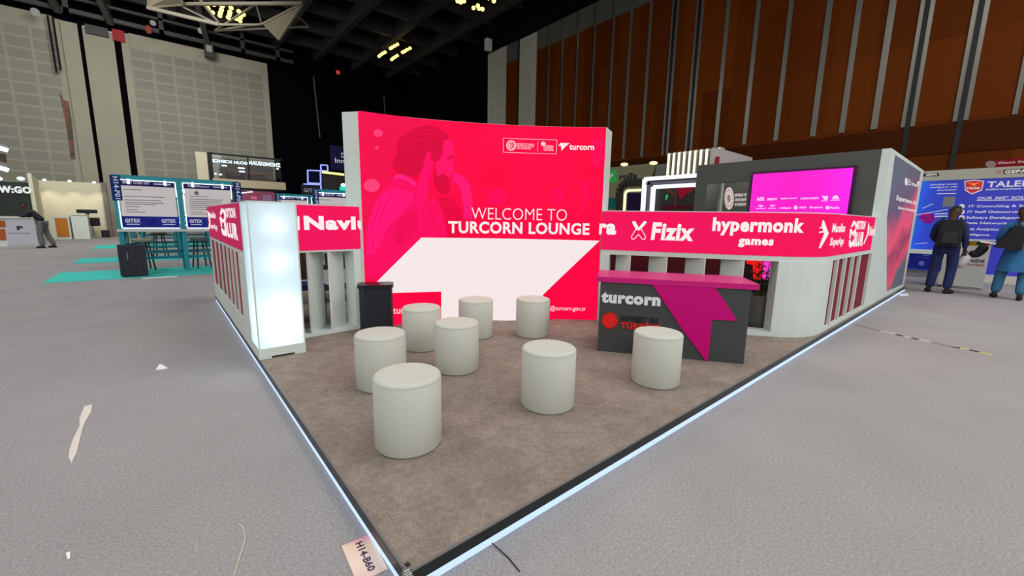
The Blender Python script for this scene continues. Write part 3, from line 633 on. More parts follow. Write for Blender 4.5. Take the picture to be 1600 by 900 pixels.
# ------------------------------------------------------------------ black bin beside the backdrop
bc = Vector((1.245, 3.315)); t = thing('waste_bin', 'navy black rounded bin standing before the left end of the red backdrop', 'bin', (bc.x, bc.y, PZ))
def rrect(c, d, l, w, r, n=6):
    d = Vector(d).normalized(); e = Vector((-d.y, d.x)); out = []
    for sx, sy, a in ((1, 1, 0), (-1, 1, 90), (-1, -1, 180), (1, -1, 270)):
        for k in range(n + 1):
            q = math.radians(a + 90 * k / n); out.append(Vector(c) + d * (sx * (l / 2 - r) + r * math.cos(q)) + e * (sy * (w / 2 - r) + r * math.sin(q)))
    return out
NAVY = M('navy_black_plastic', (26, 30, 42), .45); dd = (.91, -.42)
q = rrect(bc, dd, .365, .24, .07); b = MB().hexa([(v.x, v.y, PZ) for v in q], [(v.x, v.y, .63) for v in q]); b.out('body', NAVY, t, smooth=True)
q = rrect(bc, dd, .395, .27, .08); b = MB().hexa([(v.x, v.y, .63) for v in q], [(v.x, v.y, .668) for v in q]); b.bevel(.012); b.out('lid', M('black_lid', (17, 19, 26), .35), t, smooth=True)

# ------------------------------------------------------------------ upholstered stools
UPH = M('off_white_fabric', (197, 198, 187), .9, noise=(90, .3, .7), rgb2=(205, 206, 195), bump=(500, .25, .002), spec=.15)
stool_at = [((.471, .936), 'nearest to the platform corner, in front of all the others'), ((.703, 1.899), 'at the far left of the group, behind the nearest stool'), ((1.448, 2.605), 'beside the black bin, before the red corner of the backdrop'), ((1.395, 1.834), 'in the middle of the left group of four'), ((2.167, 2.628), 'standing before the centre of the white backdrop shape'), ((2.743, 2.261), 'standing by the right slope of the white backdrop shape'), ((1.534, .791), 'alone in the open middle of the carpet'), ((2.588, .524), 'in front of the dark reception counter')]
proto = None
for k, ((x, y), lab) in enumerate(stool_at):
    x = CAM.x + (x - CAM.x) * .9635; y = CAM.y + (y - CAM.y) * .9635
    lab = 'round off-white fabric stool ' + lab
    if proto is None:
        proto = thing('round_stool', lab, 'stool', (x, y, PZ), 'off-white stools on the taupe carpet')
        r = .194; c = (x, y, PZ)
        MB().lathe(c, [(r - .025, 0), (r - .008, .004), (r, .016), (r, .404), (r - .0015, .406)], 56).out('body', UPH, proto, smooth=True)
        prof = [(r - .0015, .406)] + [(r - .026 + .026 * math.cos(a_), .408 + .024 * math.sin(a_)) for a_ in [0, .25, .5, .8, 1.1, 1.35, 1.57]] + [(r * .5, .4335), (.02, .434)]
        MB().lathe(c, prof, 56).out('seat_cushion', UPH, proto, smooth=True)
    else:
        o = copy_tree(proto); o.location = (x, y, PZ); o.rotation_euler.z = k * .7; o['label'] = lab

# ------------------------------------------------------------------ storage box with screen and poster behind the right partition
BX, BXE, BZT = 8.1, 12.0, 2.60
bx = thing('storage_room', 'tall dark grey booth room with white framed side wall behind the right partition', 'booth room', (10, 1.5, PZ))
by = lambda px_, py_: onX(px_, py_, BX)
w0, w1, wz = by(1168, 300).y, by(1104, 300).y, by(1130, 285.5).z
GREYW = M('dark_grey_wall', (82, 82, 79), .6)
YB = 3.06
b = MB().box(BX, BX + .1, .14, w0, PZ, BZT); b.box(BX, BX + .1, w1, YB, PZ, BZT); b.box(BX, BX + .1, w0, w1, wz, BZT); b.box(BX, BX + .1, w0, w1, PZ, .9)
b.box(BX + .1, BXE, YB - .1, YB, PZ, BZT); b.box(BXE - .1, BXE, .14, YB - .1, PZ, BZT); b.box(BX + .1, BXE - .1, .14, YB - .1, BZT - .06, BZT)
b.out('wall', GREYW, bx)
SD = Surf([(BX, .03), (BXE, .03)])
fr = [(0, BZT - .01), (SD.L, BZT - .01), (SD.L, PZ), (0, PZ)]
b = MB(); SD.slab(b, 0, SD.L, PZ, BZT, 0, -.108); b.out('side_wall', WHITE, bx)
p0, p1 = (8.1 + .12, 2.5), (SD.pt(SD.px(1440, 268)[0], 0).x, 2.52)
poly = [(SD.px(x, y)) for x, y in ((1398.5, 242), (1438.5, 268.5), (1409.5, 444.5), (1385.5, 455), (1386, 341))]
ps_ = gradient('dusk_poster', [(0, (84, 92, 104)), (.29, (88, 92, 108)), (.38, (226, 72, 104)), (.5, (150, 62, 92)), (.58, (232, 84, 112)), (.7, (206, 84, 112)), (.8, (104, 84, 104)), (1, (92, 100, 114))], SD.pt(poly[3][0] + .2, -.25), SD.pt(1.0, 2.75), emit=.32, noise=.3, nscale=1.3)
po = SD.print_('poster', [poly], ps_, bx, off=.004, px=False)
zp = lambda x0, y0, y1, x1, y2, y3: (1370 + x0 / 4.09, 240 + y0 / 4.09, 240 + y1 / 4.09, 1370 + x1 / 4.09, 240 + y2 / 4.09, 240 + y3 / 4.09)
PW = M('poster_white', (240, 232, 236), .6, emit=.8)  # emission added to the poster's white print to lift its dim letters
SD.text('lettering', 'Experience the', zp(118, 272, 312, 250, 295, 332), PW, po, off=.008, bold=.03)
SD.text('lettering', 'future of technology', zp(130, 338, 362, 245, 352, 376), PW, po, off=.008, bold=.03)
SD.text('lettering', 'turcorn', zp(216, 180, 202, 250, 190, 214), PW, po, off=.008, bold=.03)
SD.print_('bird_logo', [[SD.px(*q_) for q_ in Z(1370, 240, 4.09, [(255, 180), (270, 176), (262, 210), (256, 212)])]], PW, po, off=.008, px=False)
SD.print_('emblem', [Z(1370, 240, 4.09, ell((184, 180), 8, 26))] + [Z(1370, 240, 4.09, [(194, 165 + 14 * k), (212, 168 + 14 * k), (212, 174 + 14 * k), (194, 171 + 14 * k)]) for k in range(3)], PW, po, off=.008)
# emblem wall seen through the opening of the storage room
t = thing('emblem_panel', 'grey panel with round white emblem and three text bars inside the dark booth opening', 'panel', (9.0, 2.4, PZ))
EP = Surf([(9.0, 3.0), (9.0, 1.9)]); ex = EP.px(1129, 300)[0]
b = MB(); EP.slab(b, ex, EP.L, PZ, 2.42, 0, -.04); b.out('board', M('panel_grey', (122, 120, 112), .6, emit=.25), t)  # faint glow in these boards brightens the shaded interior; they are no lamps
b = MB(); EP.slab(b, 0.02, ex, PZ, 2.4, 0, -.04); b.out('glass_board', M('panel_green_grey', (132, 140, 124), .4, emit=.3), t)
b = MB(); EP.slab(b, 0.02, ex - .02, 1.2, EP.px(1110, 311)[1], .01, 0); b.out('lower_panel', M('panel_light_grey', (158, 160, 152), .5, emit=.3), t)
b = MB(); EP.slab(b, ex - .02, ex + .02, PZ, 2.42, .03, 0); b.out('divider', M('pale_strip', (190, 194, 176), emit=.4), t)
ez = Z(1080, 230, 8.183, [(488, 655)])[0]
EMW = M('emblem_white', (232, 218, 214), .5, emit=.7)
EP.print_('emblem', [ell(ez, 7.4, 17.6, 30)], EMW, t, off=.01)
EP.print_('emblem_ring', [[(ez[0] + r * 7.4 * math.cos(a_), ez[1] + r * 17.6 * math.sin(a_)) for r, a_ in ((.66, k * .45), (.82, k * .45), (.82, k * .45 + .2), (.66, k * .45 + .2))] for k in range(14)] + [ell((ez[0] - .4, ez[1]), 2.6, 6.5, 16)], M('emblem_pink', (196, 150, 150), emit=.5), t, off=.014)
for k, tx in enumerate(('REPUBLIC OF', 'TURKIYE MINISTRY', 'OF INDUSTRY')):
    y0 = 590 + 60 * k; a_ = Z(1080, 230, 8.183, [(556, y0), (708, y0 + 38)]); EP.text('lettering', tx, (a_[0][0], a_[0][1], a_[1][1], a_[1][0], a_[0][1] + .6, a_[1][1] + .6), EMW, t, off=.01, bold=.06)
l = bpy.data.lights.new('added_room_fill', 'POINT'); l.energy = 14; l.shadow_soft_size = .1; o = bpy.data.objects.new('added_room_fill', l); col.objects.link(o); o.location = (8.6, 2.45, 2.42)  # point light added in the room to lift the dark emblem panel; no fixture
# magenta screen
FS = Surf([(BX, 3.06), (BX, .03)])
t = thing('display_screen', 'large glowing magenta screen with rows of white company logos on the dark booth', 'screen', (BX - .03, 1.2, 1.5))
sa, sb_ = FS.px(1177, 290)[0], FS.px(1331, 290)[0]; zt_ = (FS.px(1178, 272)[1] + FS.px(1331, 263.5)[1]) / 2
b = MB(); FS.slab(b, sa - .03, sb_ + .04, 1.42, zt_ + .035, .05, 0); b.out('bezel', M('dark_plum_bezel', (70, 20, 62), .3), t)
b = MB(); FS.slab(b, sa, sb_, 1.45, zt_, .055, .05); sc = b.out('panel', gradient('magenta_led', [(0, (255, 14, 208)), (.45, (255, 0, 200)), (.7, (255, 4, 210)), (1, (250, 20, 238))], FS.pt(sa, 2), FS.pt(sb_, 2), emit=1.0), t)
FF = Surf([tuple(FS.pt(0, 0, .056)[:2]), tuple(FS.pt(FS.L, 0, .056)[:2])])
LOGO = M('screen_white', (255, 200, 250), .5, emit=1.0)
zs = lambda x0, y0, y1, x1, y2, y3: (1170 + x0 / 9.41, 250 + y0 / 9.41, 250 + y1 / 9.41, 1170 + x1 / 9.41, 250 + y2 / 9.41, 250 + y3 / 9.41)
for tx, bxx in (('AER', (112, 546, 600, 232, 546, 602)), ('start', (268, 548, 592, 412, 556, 594)), ('Appbrowzer', (458, 552, 582, 710, 548, 580)), ('ARKDUNNER', (755, 552, 578, 1030, 548, 576)), ('craftgate', (448, 690, 722, 618, 692, 724)), ('edulr', (738, 680, 712, 852, 680, 712)), ('Enqura', (892, 682, 716, 1086, 682, 718)), ('Paida', (1190, 684, 716, 1332, 684, 718)), ('vertical', (98, 700, 720, 240, 700, 720)), ('alpata', (282, 700, 720, 405, 700, 720))):
    FF.text('lettering', tx, zs(*bxx), LOGO, sc, off=.003, bold=.05)
for q_ in ([(1070, 520), (1110, 530), (1165, 528), (1160, 585), (1110, 590)], [(1065, 598), (1160, 598), (1160, 606), (1065, 606)], ell((690, 698), 30, 30), ell((1158, 700), 30, 28), [(1220, 575), (1245, 530), (1290, 515), (1320, 545), (1332, 578)], [(1200, 588), (1340, 588), (1340, 598), (1200, 598)], [(130, 670), (175, 660), (222, 672), (180, 694)], [(305, 672), (350, 662), (395, 660), (345, 690)]): FF.print_('screen_logo', [Z(1170, 250, 9.41, q_)], LOGO, sc, off=.003)

# ------------------------------------------------------------------ things behind the partitions
t = thing('potted_plant', 'leafy green plant in a grey pot behind the last opening of the right partition', 'plant', (5.12, .62, PZ))
c = (5.12, .62, PZ)
MB().lathe(c, [(.10, 0), (.14, .05), (.15, .42), (.16, .44), (.14, .44), (.13, .4)], 24).out('pot', M('grey_pot', (96, 92, 88), .5), t, smooth=True)
b = MB(); rnd = random.Random(3); LEAF = M('dark_leaf', (34, 66, 30), .45)
lv = MB()
for k in range(9):
    a_ = k * 2.4; r = .05 + .012 * k; z1 = PZ + .62 + .07 * k; tip = Vector((c[0] + r * math.cos(a_), c[1] + r * math.sin(a_), min(z1, 1.18))); b.tube((c[0] + .02 * math.cos(a_), c[1] + .02 * math.sin(a_), PZ + .38), tip, .006, .003, 5)
    for j in range(9):
        f = .35 + .65 * j / 8; p_ = Vector((c[0], c[1], PZ + .4)).lerp(tip, f); an = rnd.uniform(0, 6.28); d_ = Vector((math.cos(an), math.sin(an), rnd.uniform(-.1, .7))).normalized(); e_ = d_.cross(Vector((0, 0, 1))).normalized(); L_ = rnd.uniform(.08, .13)
        lv.quad(p_, p_ + d_ * L_ * .5 + e_ * L_ * .22, p_ + d_ * L_ - Vector((0, 0, .015)), p_ + d_ * L_ * .5 - e_ * L_ * .22)
b.out('stem', M('plant_stem', (70, 84, 40)), t); o = lv.out('foliage', LEAF, t); o['kind'] = 'stuff'
IP = Surf([(7.9, 1.9), (7.9, .4)])
t = thing('led_sign', 'glowing red and magenta sign panel behind the potted plant', 'sign', (7.9, 1.2, PZ))
b = MB(); s_ = IP.px(1160, 440)[0]; b.box(7.9, 7.96, .75, 1.85, PZ, 1.3); b.out('board', M('black_board', (26, 8, 12), .5), t)
IP.print_('red_letter', [[(1165, 404), (1192, 404), (1192, 437), (1178, 436), (1177, 414), (1165, 411)]], M('red_led', (255, 16, 22), emit=1.1), t, off=.002, thick=.02)
IP.print_('magenta_letter', [[(1193, 400), (1207, 400), (1204, 430), (1199, 437), (1190, 437)]], M('magenta_led', (250, 60, 200), emit=1.0), t, off=.002, thick=.02)
DRED = M('dark_crimson_board', (96, 6, 24), .5)
IB = Surf([(4.75, 2.75), (5.75, 1.05)])
t = tag1('inner_screen_wall', IB.slab(MB(), .02, IB.L, PZ, 1.36, 0, -.06), DRED, 'dark crimson board wall standing behind the fins over the counter', 'wall panel', (5.25, 1.9, PZ))
t = thing('side_chair', 'dark brown chair behind the left partition fins', 'chair', (.72, 4.35, PZ)); WOODD = M('brown_upholstery', (92, 66, 56), .7)
b = MB().box(.5, .94, 4.15, 4.55, PZ + .42, PZ + .48).bevel(.015); b.out('seat', M('blue_cushion', (50, 52, 120), .8), t)
b = MB().box(.5, .94, 4.53, 4.57, PZ + .5, PZ + .98).bevel(.015); b.out('backrest', WOODD, t)
for sx, sy in ((.52, 4.17), (.92, 4.17), (.52, 4.55), (.92, 4.55)): MB().tube((sx, sy, PZ), (sx, sy, PZ + .43 if sy < 4.4 else PZ + .6), .014).out('leg', BLACK, t)
t = thing('shelf_rack', 'dark shelf rack with boxes seen between the two left fins', 'shelf', (1.55, 5.5, PZ))
b = MB().box(1.1, 1.14, 5.3, 5.7, PZ, 1.5); b.box(2.2, 2.24, 5.3, 5.7, PZ, 1.5); b.out('frame', BLACK, t)
for z_ in (.3, .62, .94, 1.26): MB().box(1.14, 2.2, 5.3, 5.7, z_, z_ + .03).out('shelf_board', M('dark_brown_shelf', (58, 44, 42), .6), t)
tag1('carton_box', MB().box(1.3, 1.52, 5.35, 5.6, .97, 1.12).bevel(.006), M('plum_carton', (96, 60, 62), .7), 'plum cardboard box on the third board of the dark shelf rack', 'box', (1.4, 5.45, .97))
tag1('carton_box', MB().box(1.62, 1.8, 5.35, 5.6, .97, 1.08).bevel(.006), PAPERW, 'white cardboard box on the third board of the dark shelf rack', 'box', (1.7, 5.45, .97))
tag1('carton_box', MB().box(1.35, 1.75, 5.34, 5.6, .65, .84).bevel(.006), M('grey_carton', (84, 80, 84), .7), 'grey cardboard box on the second board of the dark shelf rack', 'box', (1.55, 5.45, .65))

# ------------------------------------------------------------------ demo stations at the left
TEAL = M('teal_powder_coat', (22, 138, 152), .45); TEALD = M('deep_teal_panel', (16, 112, 132), .5); LEDW = M('white_led_line', (222, 244, 255), emit=1.6)
BLUEP = M('deep_blue_print', (44, 38, 150), .5, emit=.35, noise=(2.2, .35, .7), rgb2=(34, 72, 205)); PURP = M('indigo_print', (52, 42, 120), .5, emit=.35)
DOC = M('pale_document_print', (206, 198, 198), .6, emit=.75); INK = M('grey_print_ink', (120, 112, 116), .6); GTX = M('station_white_print', (225, 225, 240), .5, emit=.5)
YS = 11.9
ST = Surf([(-2.0, YS), (2.0, YS)])
zq = lambda pts: Z(160, 260, 4.7375, pts)
def sx_(x, y): return ST.px(160 + x / 4.7375, 260 + y / 4.7375)
st = thing('demo_station', 'teal framed demo station with two white document boards behind the black suitcase', 'station', (-.2, YS, 0), 'teal demo stations')
ZT = sx_(300, 75)[1]
pt3 = lambda s, o, z: tuple(ST.pt(s, z, o))
def sbox(nm, mat, s0, s1, z0, z1, o0, o1, par=None): return ST.slab(MB(), s0, s1, z0, z1, o0, o1).out(nm, mat, par or st)
xl, xm0, xm1, xr = sx_(85, 250)[0], sx_(562, 280)[0], sx_(598, 280)[0], ST.px(372, 300)[0]
zt_top = sx_(300, 480)[1]
sbox('tabletop', M('pale_grey_top', (206, 204, 206), .4), xl - .02, xr + .02, zt_top - .02, zt_top + .03, .05, -.6)
sbox('frame_post', TEAL, xl, xl + .09, 0, ZT, 0, -.08); sbox('frame_post', TEAL, xm0, xm1, 0, ZT, .01, -.08); sbox('frame_post', TEAL, xr - .09, xr, 0, ZT, 0, -.08)
sbox('top_rail', TEAL, xl, xr, ZT - .09, ZT, -.001, -.07); sbox('foot_rail', TEALD, xl, xr, .42, .5, -.5, -.58); sbox('foot_rail', TEALD, xl, xr, .30, .36, -.2, -.26)
for s_ in (xl + .02, xm0 - .02, xr - .12): sbox('rear_leg', TEALD, s_, s_ + .12, 0, zt_top - .02, -.5, -.58)
MB().bar(pt3(xl + .03, .03, 0), pt3(xl + .14, -.3, zt_top - .03), .03).out('stay', M('pale_teal_stay', (126, 176, 178), .4), st)
MB().bar(pt3(xl + .16, .03, 0), pt3(xl + .05, -.3, zt_top - .03), .03).out('stay', TEALD, st)
def board(s0, s1, title, icon):
    z_h1, z_h0 = sx_(300, 100)[1], sx_(300, 153)[1]; z_d0, z_f0 = sx_(300, 374)[1], sx_(300, 455)[1]
    h = sbox('header_panel', PURP, s0, s1, z_h0, z_h1, -.02, -.05); d = sbox('document_board', DOC, s0 + .03, s1 - .02, z_d0, z_h0 + .004, .0, -.03); f = sbox('footer_panel', BLUEP, s0, s1, z_f0, z_d0, -.02, -.05)
    w = s1 - s0
    ST.text('lettering', title, (s0 + .1 * w, z_h0 + .05, s0 + .55 * w, z_h0 + .11), GTX, h, off=-.017, px=False, bold=.03)
    ST.print_('subtitle', [[(s0 + .62 * w, z_h0 + .06), (s0 + .92 * w, z_h0 + .06), (s0 + .92 * w, z_h0 + .085), (s0 + .62 * w, z_h0 + .085)]], GTX, h, off=-.016, px=False)
    L_ = [(.1, .42, .12), (.1, .78, .34), (.1, .72, .46), (.1, .76, .54), (.1, .62, .60), (.1, .34, .68), (.1, .3, .78), (.1, .42, .86)]
    if icon: L_ = [(.12, .5, .26), (.1, .8, .36), (.1, .78, .43), (.1, .74, .50), (.1, .8, .57), (.1, .72, .64), (.1, .46, .72), (.1, .36, .82), (.1, .6, .89)]
    ST.print_('text_line', [[(s0 + a_ * w, z_h0 - (z_h0 - z_d0) * q - .008), (s0 + b_ * w, z_h0 - (z_h0 - z_d0) * q - .008), (s0 + b_ * w, z_h0 - (z_h0 - z_d0) * q + .008), (s0 + a_ * w, z_h0 - (z_h0 - z_d0) * q + .008)] for a_, b_, q in L_], INK, d, off=.003, px=False)
    if icon: ST.print_('round_mark', [ell((s0 + .26 * w, z_h0 - .1), .05, .05)], INK, d, off=.003, px=False)
    for a_ in (.06, .68 if not icon else .7): ST.text('lettering', 'GITEX', (s0 + a_ * w, z_f0 + .11, s0 + (a_ + .26) * w, z_f0 + .2), GTX, f, off=-.017, px=False, bold=.05); ST.print_('subtitle', [[(s0 + (a_ + .02) * w, z_f0 + .06), (s0 + (a_ + .24) * w, z_f0 + .06), (s0 + (a_ + .24) * w, z_f0 + .08), (s0 + (a_ + .02) * w, z_f0 + .08)]], GTX, f, off=-.016, px=False)
    zz_ = ZT - .11
    for (pa, pb, za, zb_) in ((s0, s1, zz_, zz_), (s0, s1, z_f0 - .02, z_f0 - .02), (s0, s0, z_f0, zz_), (s1, s1, zz_ - .35, zz_)):
        MB().bar(pt3(pa, .012, za), pt3(pb, .012, zb_), .022).out('led_line', LEDW, st)
    for a_ in (.2, .82): MB().lathe(pt3(s0 + a_ * w, -.0, ZT - .2), [(.025, 0), (.03, .1), (.01, .12)], 10).out('spot_head', LEDW, st, smooth=True)
board(sx_(118, 250)[0], xm0 - .02, 'SMART CITIES / IOT', False); board(xm1 + .03, ST.px(361, 300)[0], 'DIGITAL\nGOVERNMENT', True)
for s_ in (xl - .02, xr - .1):
    sg = sbox('side_sign', M('blue_sign_face', (30, 62, 140), .5, emit=.3), s_, s_ + .17, ZT - .58, ZT - .02, .03, -.04)
    me = text_mesh('H14-P01', .02); bm = bmesh.new(); bm.from_mesh(me); bpy.data.meshes.remove(me)
    xs_ = [v.co.x for v in bm.verts]; ys_ = [v.co.y for v in bm.verts]
    for v in bm.verts: u_ = (v.co.x - min(xs_)) / (max(xs_) - min(xs_)); w_ = (v.co.y - min(ys_)) / (max(ys_) - min(ys_)); v.co = Vector((s_ + .05 + .09 * w_, ZT - .05 - .5 * u_, 0))
    ST.conform(bm, .034); link_bm('lettering', bm, GTX, sg)
for k, (x, y, lab) in enumerate(((-.2, 16.2, 'teal demo station in the second row, mostly behind the nearest station'), (-.15, 22.6, 'teal demo station in the third row at the far end of the turquoise carpets'), (4.05, 17.0, 'teal demo station whose top rail shows above the glowing light tower'), (4.32, 12.9, 'teal demo station whose top shows just left of the red backdrop'))):
    o = copy_tree(st); o.location = (x, y, .013 if k < 2 else 0); o['label'] = lab
st.location.z = .013
TURQ = M('turquoise_carpet', (62, 196, 184), .95, noise=(120, .3, .7), rgb2=(74, 208, 196))
for x0, x1, y0, y1, lab in ((-2.5, 2.3, 11.0, 12.9, 'turquoise carpet strip under the nearest demo station'), (-2.55, 2.3, 15.3, 17.1, 'turquoise carpet strip in the second row'), (-2.75, 2.3, 21.8, 24.2, 'turquoise carpet strip in the third row, farthest away')):
    tag1('carpet_strip', MB().box(x0, x1, y0, y1, .0, .012), TURQ, lab, 'carpet', ((x0 + x1) / 2, y0, 0), 'turquoise carpet strips')
def bar_stool(x, y, lab, seatc):
    t = thing('bar_stool', lab, 'stool', (x, y, .012)); SD_ = M('seat_%d' % seatc[0], seatc, .5); LG = M('dark_stool_leg', (58, 50, 50), .5)
    MB().lathe((x, y, .012), [(.17, .70), (.215, .73), (.215, .765), (.19, .78)], 28).out('seat', SD_, t, smooth=True)
    for k in range(4):
        a_ = math.pi / 4 + k * math.pi / 2 + .3; MB().tube((x + .22 * math.cos(a_), y + .22 * math.sin(a_), .012), (x + .13 * math.cos(a_), y + .13 * math.sin(a_), .71), .018, n=8).out('leg', LG, t)
    b = MB(); q_ = [(x + .185 * math.cos(math.pi / 4 + k * math.pi / 2 + .3), y + .185 * math.sin(math.pi / 4 + k * math.pi / 2 + .3), .30) for k in range(4)]
    for k in range(4): b.tube(q_[k], q_[(k + 1) % 4], .01, n=6)
    b.out('footrest', LG, t); return t
p = onZ(232, 424, .012); bar_stool(p.x - .06, p.y + .42, 'bar stool with beige round seat behind the black suitcase', (206, 186, 158))
p = onZ(309, 420, .012); bar_stool(p.x + .12, p.y + .35, 'bar stool with grey round seat beside the middle post of the nearest station', (124, 120, 130))
p = onZ(252, 402, .012); bar_stool(p.x, p.y + .3, 'bar stool with dark seat farther behind the beige stool', (84, 72, 66))
p = onZ(211, 432.5, .012); t = thing('suitcase', 'black upright suitcase leaning before the left post of the nearest station', 'suitcase', (p.x, p.y, .012))
BK_ = M('black_suitcase_shell', (36, 38, 50), .5); b = MB().box(p.x - .23, p.x + .23, p.y + .02, p.y + .3, .04, .72).bevel(.04, 3); b.out('shell', BK_, t, smooth=True)
for k in range(4): MB().box(p.x - .19 + .11 * k, p.x - .17 + .11 * k, p.y + .006, p.y + .03, .1, .66).out('rib', BK_, t)
MB().tube((p.x - .08, p.y + .012, .40), (p.x - .08, p.y + .012, .56), .012).out('side_handle', M('grey_handle', (120, 118, 124), .3), t)
b = MB().box(p.x - .09, p.x + .09, p.y + .15, p.y + .18, .72, .75); b.out('top_handle', BLACK, t)
for sx in (-.18, .18): MB().tube((p.x + sx - .02, p.y + .06, .035), (p.x + sx + .02, p.y + .06, .035), .026).out('wheel', BLACK, t)
p = onZ(250, 434, .0); tag1('paper_strip', MB().box(p.x - .3, p.x + .3, p.y - .04, p.y + .04, .0, .014), PAPERW, 'white strip lying on the floor right of the black suitcase', 'strip', p)

# ------------------------------------------------------------------ far left booths
YW = 27.0
FB = Surf([(-12, YW), (6, YW)]); e0 = FB.px(46, 310)[0]
t = thing('dark_booth', 'dark booth wall with large white W:GO letters at the far left', 'booth', (-7, YW, 0))
b = MB(); FB.slab(b, 0, e0, 0, FB.px(20, 284)[1], 0, -.2); b.out('wall', M('black_booth_wall', (40, 42, 44), .6, noise=(1.5, .4, .7), rgb2=(30, 60, 40)), t)
FB.text('lettering', 'W:GO', (-1, 290, 301.5, 50, 292, 302.5), M('lit_letters', (232, 238, 232), emit=.9), t, off=.02, thick=.06, bold=.05)
for x in (2, 36): q = FB.pt(FB.px(x, 280)[0], FB.px(x, 280)[1], .4); MB().ball(q, .12, .12, .08).out('downlight', LEDW, t, smooth=True)
YB2 = 33.0
CREAM = M('cream_booth_wall', (222, 216, 190), .7)
t = thing('cream_booth', 'empty cream walled booth behind the leaning person at the left', 'booth', (-4.3, YB2, 0))
WB = Surf([(-8, YB2), (2, YB2)]); s0_, s1_ = WB.px(58, 300)[0], WB.px(163, 320)[0]; zt_ = WB.px(110, 284)[1]
b = MB(); WB.slab(b, s0_, s1_, 0, zt_, 0, -.15); b.out('back_wall', CREAM, t)
pa = onY(47, 300, YW + .1); b = MB(); q0 = WB.pt(s0_, 0); b.hexa([(pa.x, pa.y, 0), (pa.x + .12, pa.y, 0), (q0.x + .12, q0.y, 0), (q0.x, q0.y, 0)], [(pa.x, pa.y, zt_), (pa.x + .12, pa.y, zt_), (q0.x + .12, q0.y, zt_), (q0.x, q0.y, zt_)]); b.out('side_wall', CREAM, t)
b = MB(); WB.slab(b, s1_, s1_ + .2, 0, zt_ + .05, .3, -.15); b.out('corner_post', M('grey_post', (120, 112, 106), .6), t)
for x in (74, 112, 149):
    q = WB.pt(WB.px(x, 285)[0], zt_ - .02, .7); MB().ball(q + Vector((0, 0, .02)), .08, .08, .06).out('downlight', LEDW, t, smooth=True)
    l = bpy.data.lights.new('booth_spot', 'SPOT'); l.energy = 26; l.color = (1, .93, .76); l.spot_size = 1.5; l.spot_blend = .8; l.shadow_soft_size = .06
    o = bpy.data.objects.new('booth_spot', l); col.objects.link(o); o.location = q - Vector((0, 0, .08)); o.rotation_euler = (Vector((q.x, q.y + 1.1, 0)) - q).to_track_quat('-Z', 'Y').to_euler()
def cab(nm, lab, cat, px0, px1, ytop, ybot, depth, mat, parts=()):
    p0_, p1_ = onZ(px0, ybot), onZ(px1, ybot); Y0 = min((p0_.y + p1_.y) / 2, 30.6); a_, b_ = onY(px0, ytop, Y0), onY(px1, ytop, Y0); z = (a_.z + b_.z) / 2
    t = thing(nm, lab, cat, ((a_.x + b_.x) / 2, Y0, 0)); MB().box(a_.x, b_.x, Y0, Y0 + depth, 0, z).bevel(.01).out('body', mat, t); return t, a_.x, b_.x, Y0, z
ORG = M('orange_board', (196, 122, 40), .5)
t, xa, xb, Y0, z = cab('display_cabinet', 'white cabinet with orange front inside the cream booth', 'cabinet', 78, 107, 338, 372, .8, WHITE); MB().box(xa + .15, xb - .06, Y0 - .02, Y0, .12, z - .08).out('front', ORG, t)
t, xa, xb, Y0, z = cab('booth_counter', 'white counter with dark monitor against the cream booth wall', 'counter', 110, 136, 336, 366, .7, WHITE); MB().box(xa, xb + .02, Y0 - .04, Y0 + .72, z, z + .04).out('top', WHITE, t)
xm = (xa + xb) / 2 + .3; tm = thing('monitor', 'dark monitor standing on the white counter in the cream booth', 'monitor', (xm, Y0 + .3, z + .04)); MB().box(xm - .4, xm + .4, Y0 + .28, Y0 + .33, z + .1, z + .3).out('screen', BLACK, tm); MB().box(xm - .08, xm + .08, Y0 + .28, Y0 + .36, z + .04, z + .1).out('stand', BLACK, tm)
p = onY(145, 360, 32.0); p.z = 0; t = thing('bar_chair', 'black bar chair on a single column beside the white booth counter', 'chair', p)
b = MB().box(p.x - .32, p.x + .32, p.y - .28, p.y + .28, .66, .76).bevel(.03); b.out('seat', BLACK, t); MB().box(p.x - .32, p.x + .32, p.y + .24, p.y + .3, .76, 1.12).bevel(.03).out('backrest', BLACK, t); MB().tube((p.x, p.y, .03), (p.x, p.y, .66), .05).out('column', CHROME, t); MB().lathe((p.x, p.y, 0), [(.28, 0), (.28, .03), (.05, .05)], 20).out('base', CHROME, t)
p = onY(166, 360, 32.2); p.z = 0; tag1('small_speaker', MB().box(p.x - .22, p.x + .12, p.y - .1, p.y + .2, 0, .42).bevel(.02), BLACK, 'small black box on the floor at the right end of the cream booth', 'box', p)
YP = onZ(35, 384).y
CP = Surf([(-12, YP), (2, YP)]); ca, cb = CP.px(-60, 370)[0], CP.px(57, 370)[0]; zc_ = CP.px(30, 341)[1]
t = thing('info_counter', 'white counter with orange shelf and a P poster where the person leans', 'counter', (-5.5, YP, 0))
b = MB(); CP.slab(b, ca, cb, 0, zc_, 0, -.7); b.out('body', WHITE, t); b = MB(); CP.slab(b, ca, cb + .03, zc_, zc_ + .07, .1, -.75); b.out('top', M('pale_top', (214, 206, 200), .4), t)
for y0, y1 in ((345, 355), (358, 375)): CP.print_('shelf_panel', [[(-4, y0), (8, y0), (10, y1), (-4, y1)]], M('rust_orange', (176, 84, 34)), t, off=.01, thick=.02)
PS = CP.print_('poster', [[(8, 344), (52, 343), (57.5, 382), (12, 383)]], M('lilac_poster', (208, 206, 216), .6, emit=.45), t, off=.02, thick=.01)  # glow put into the poster colour to brighten it
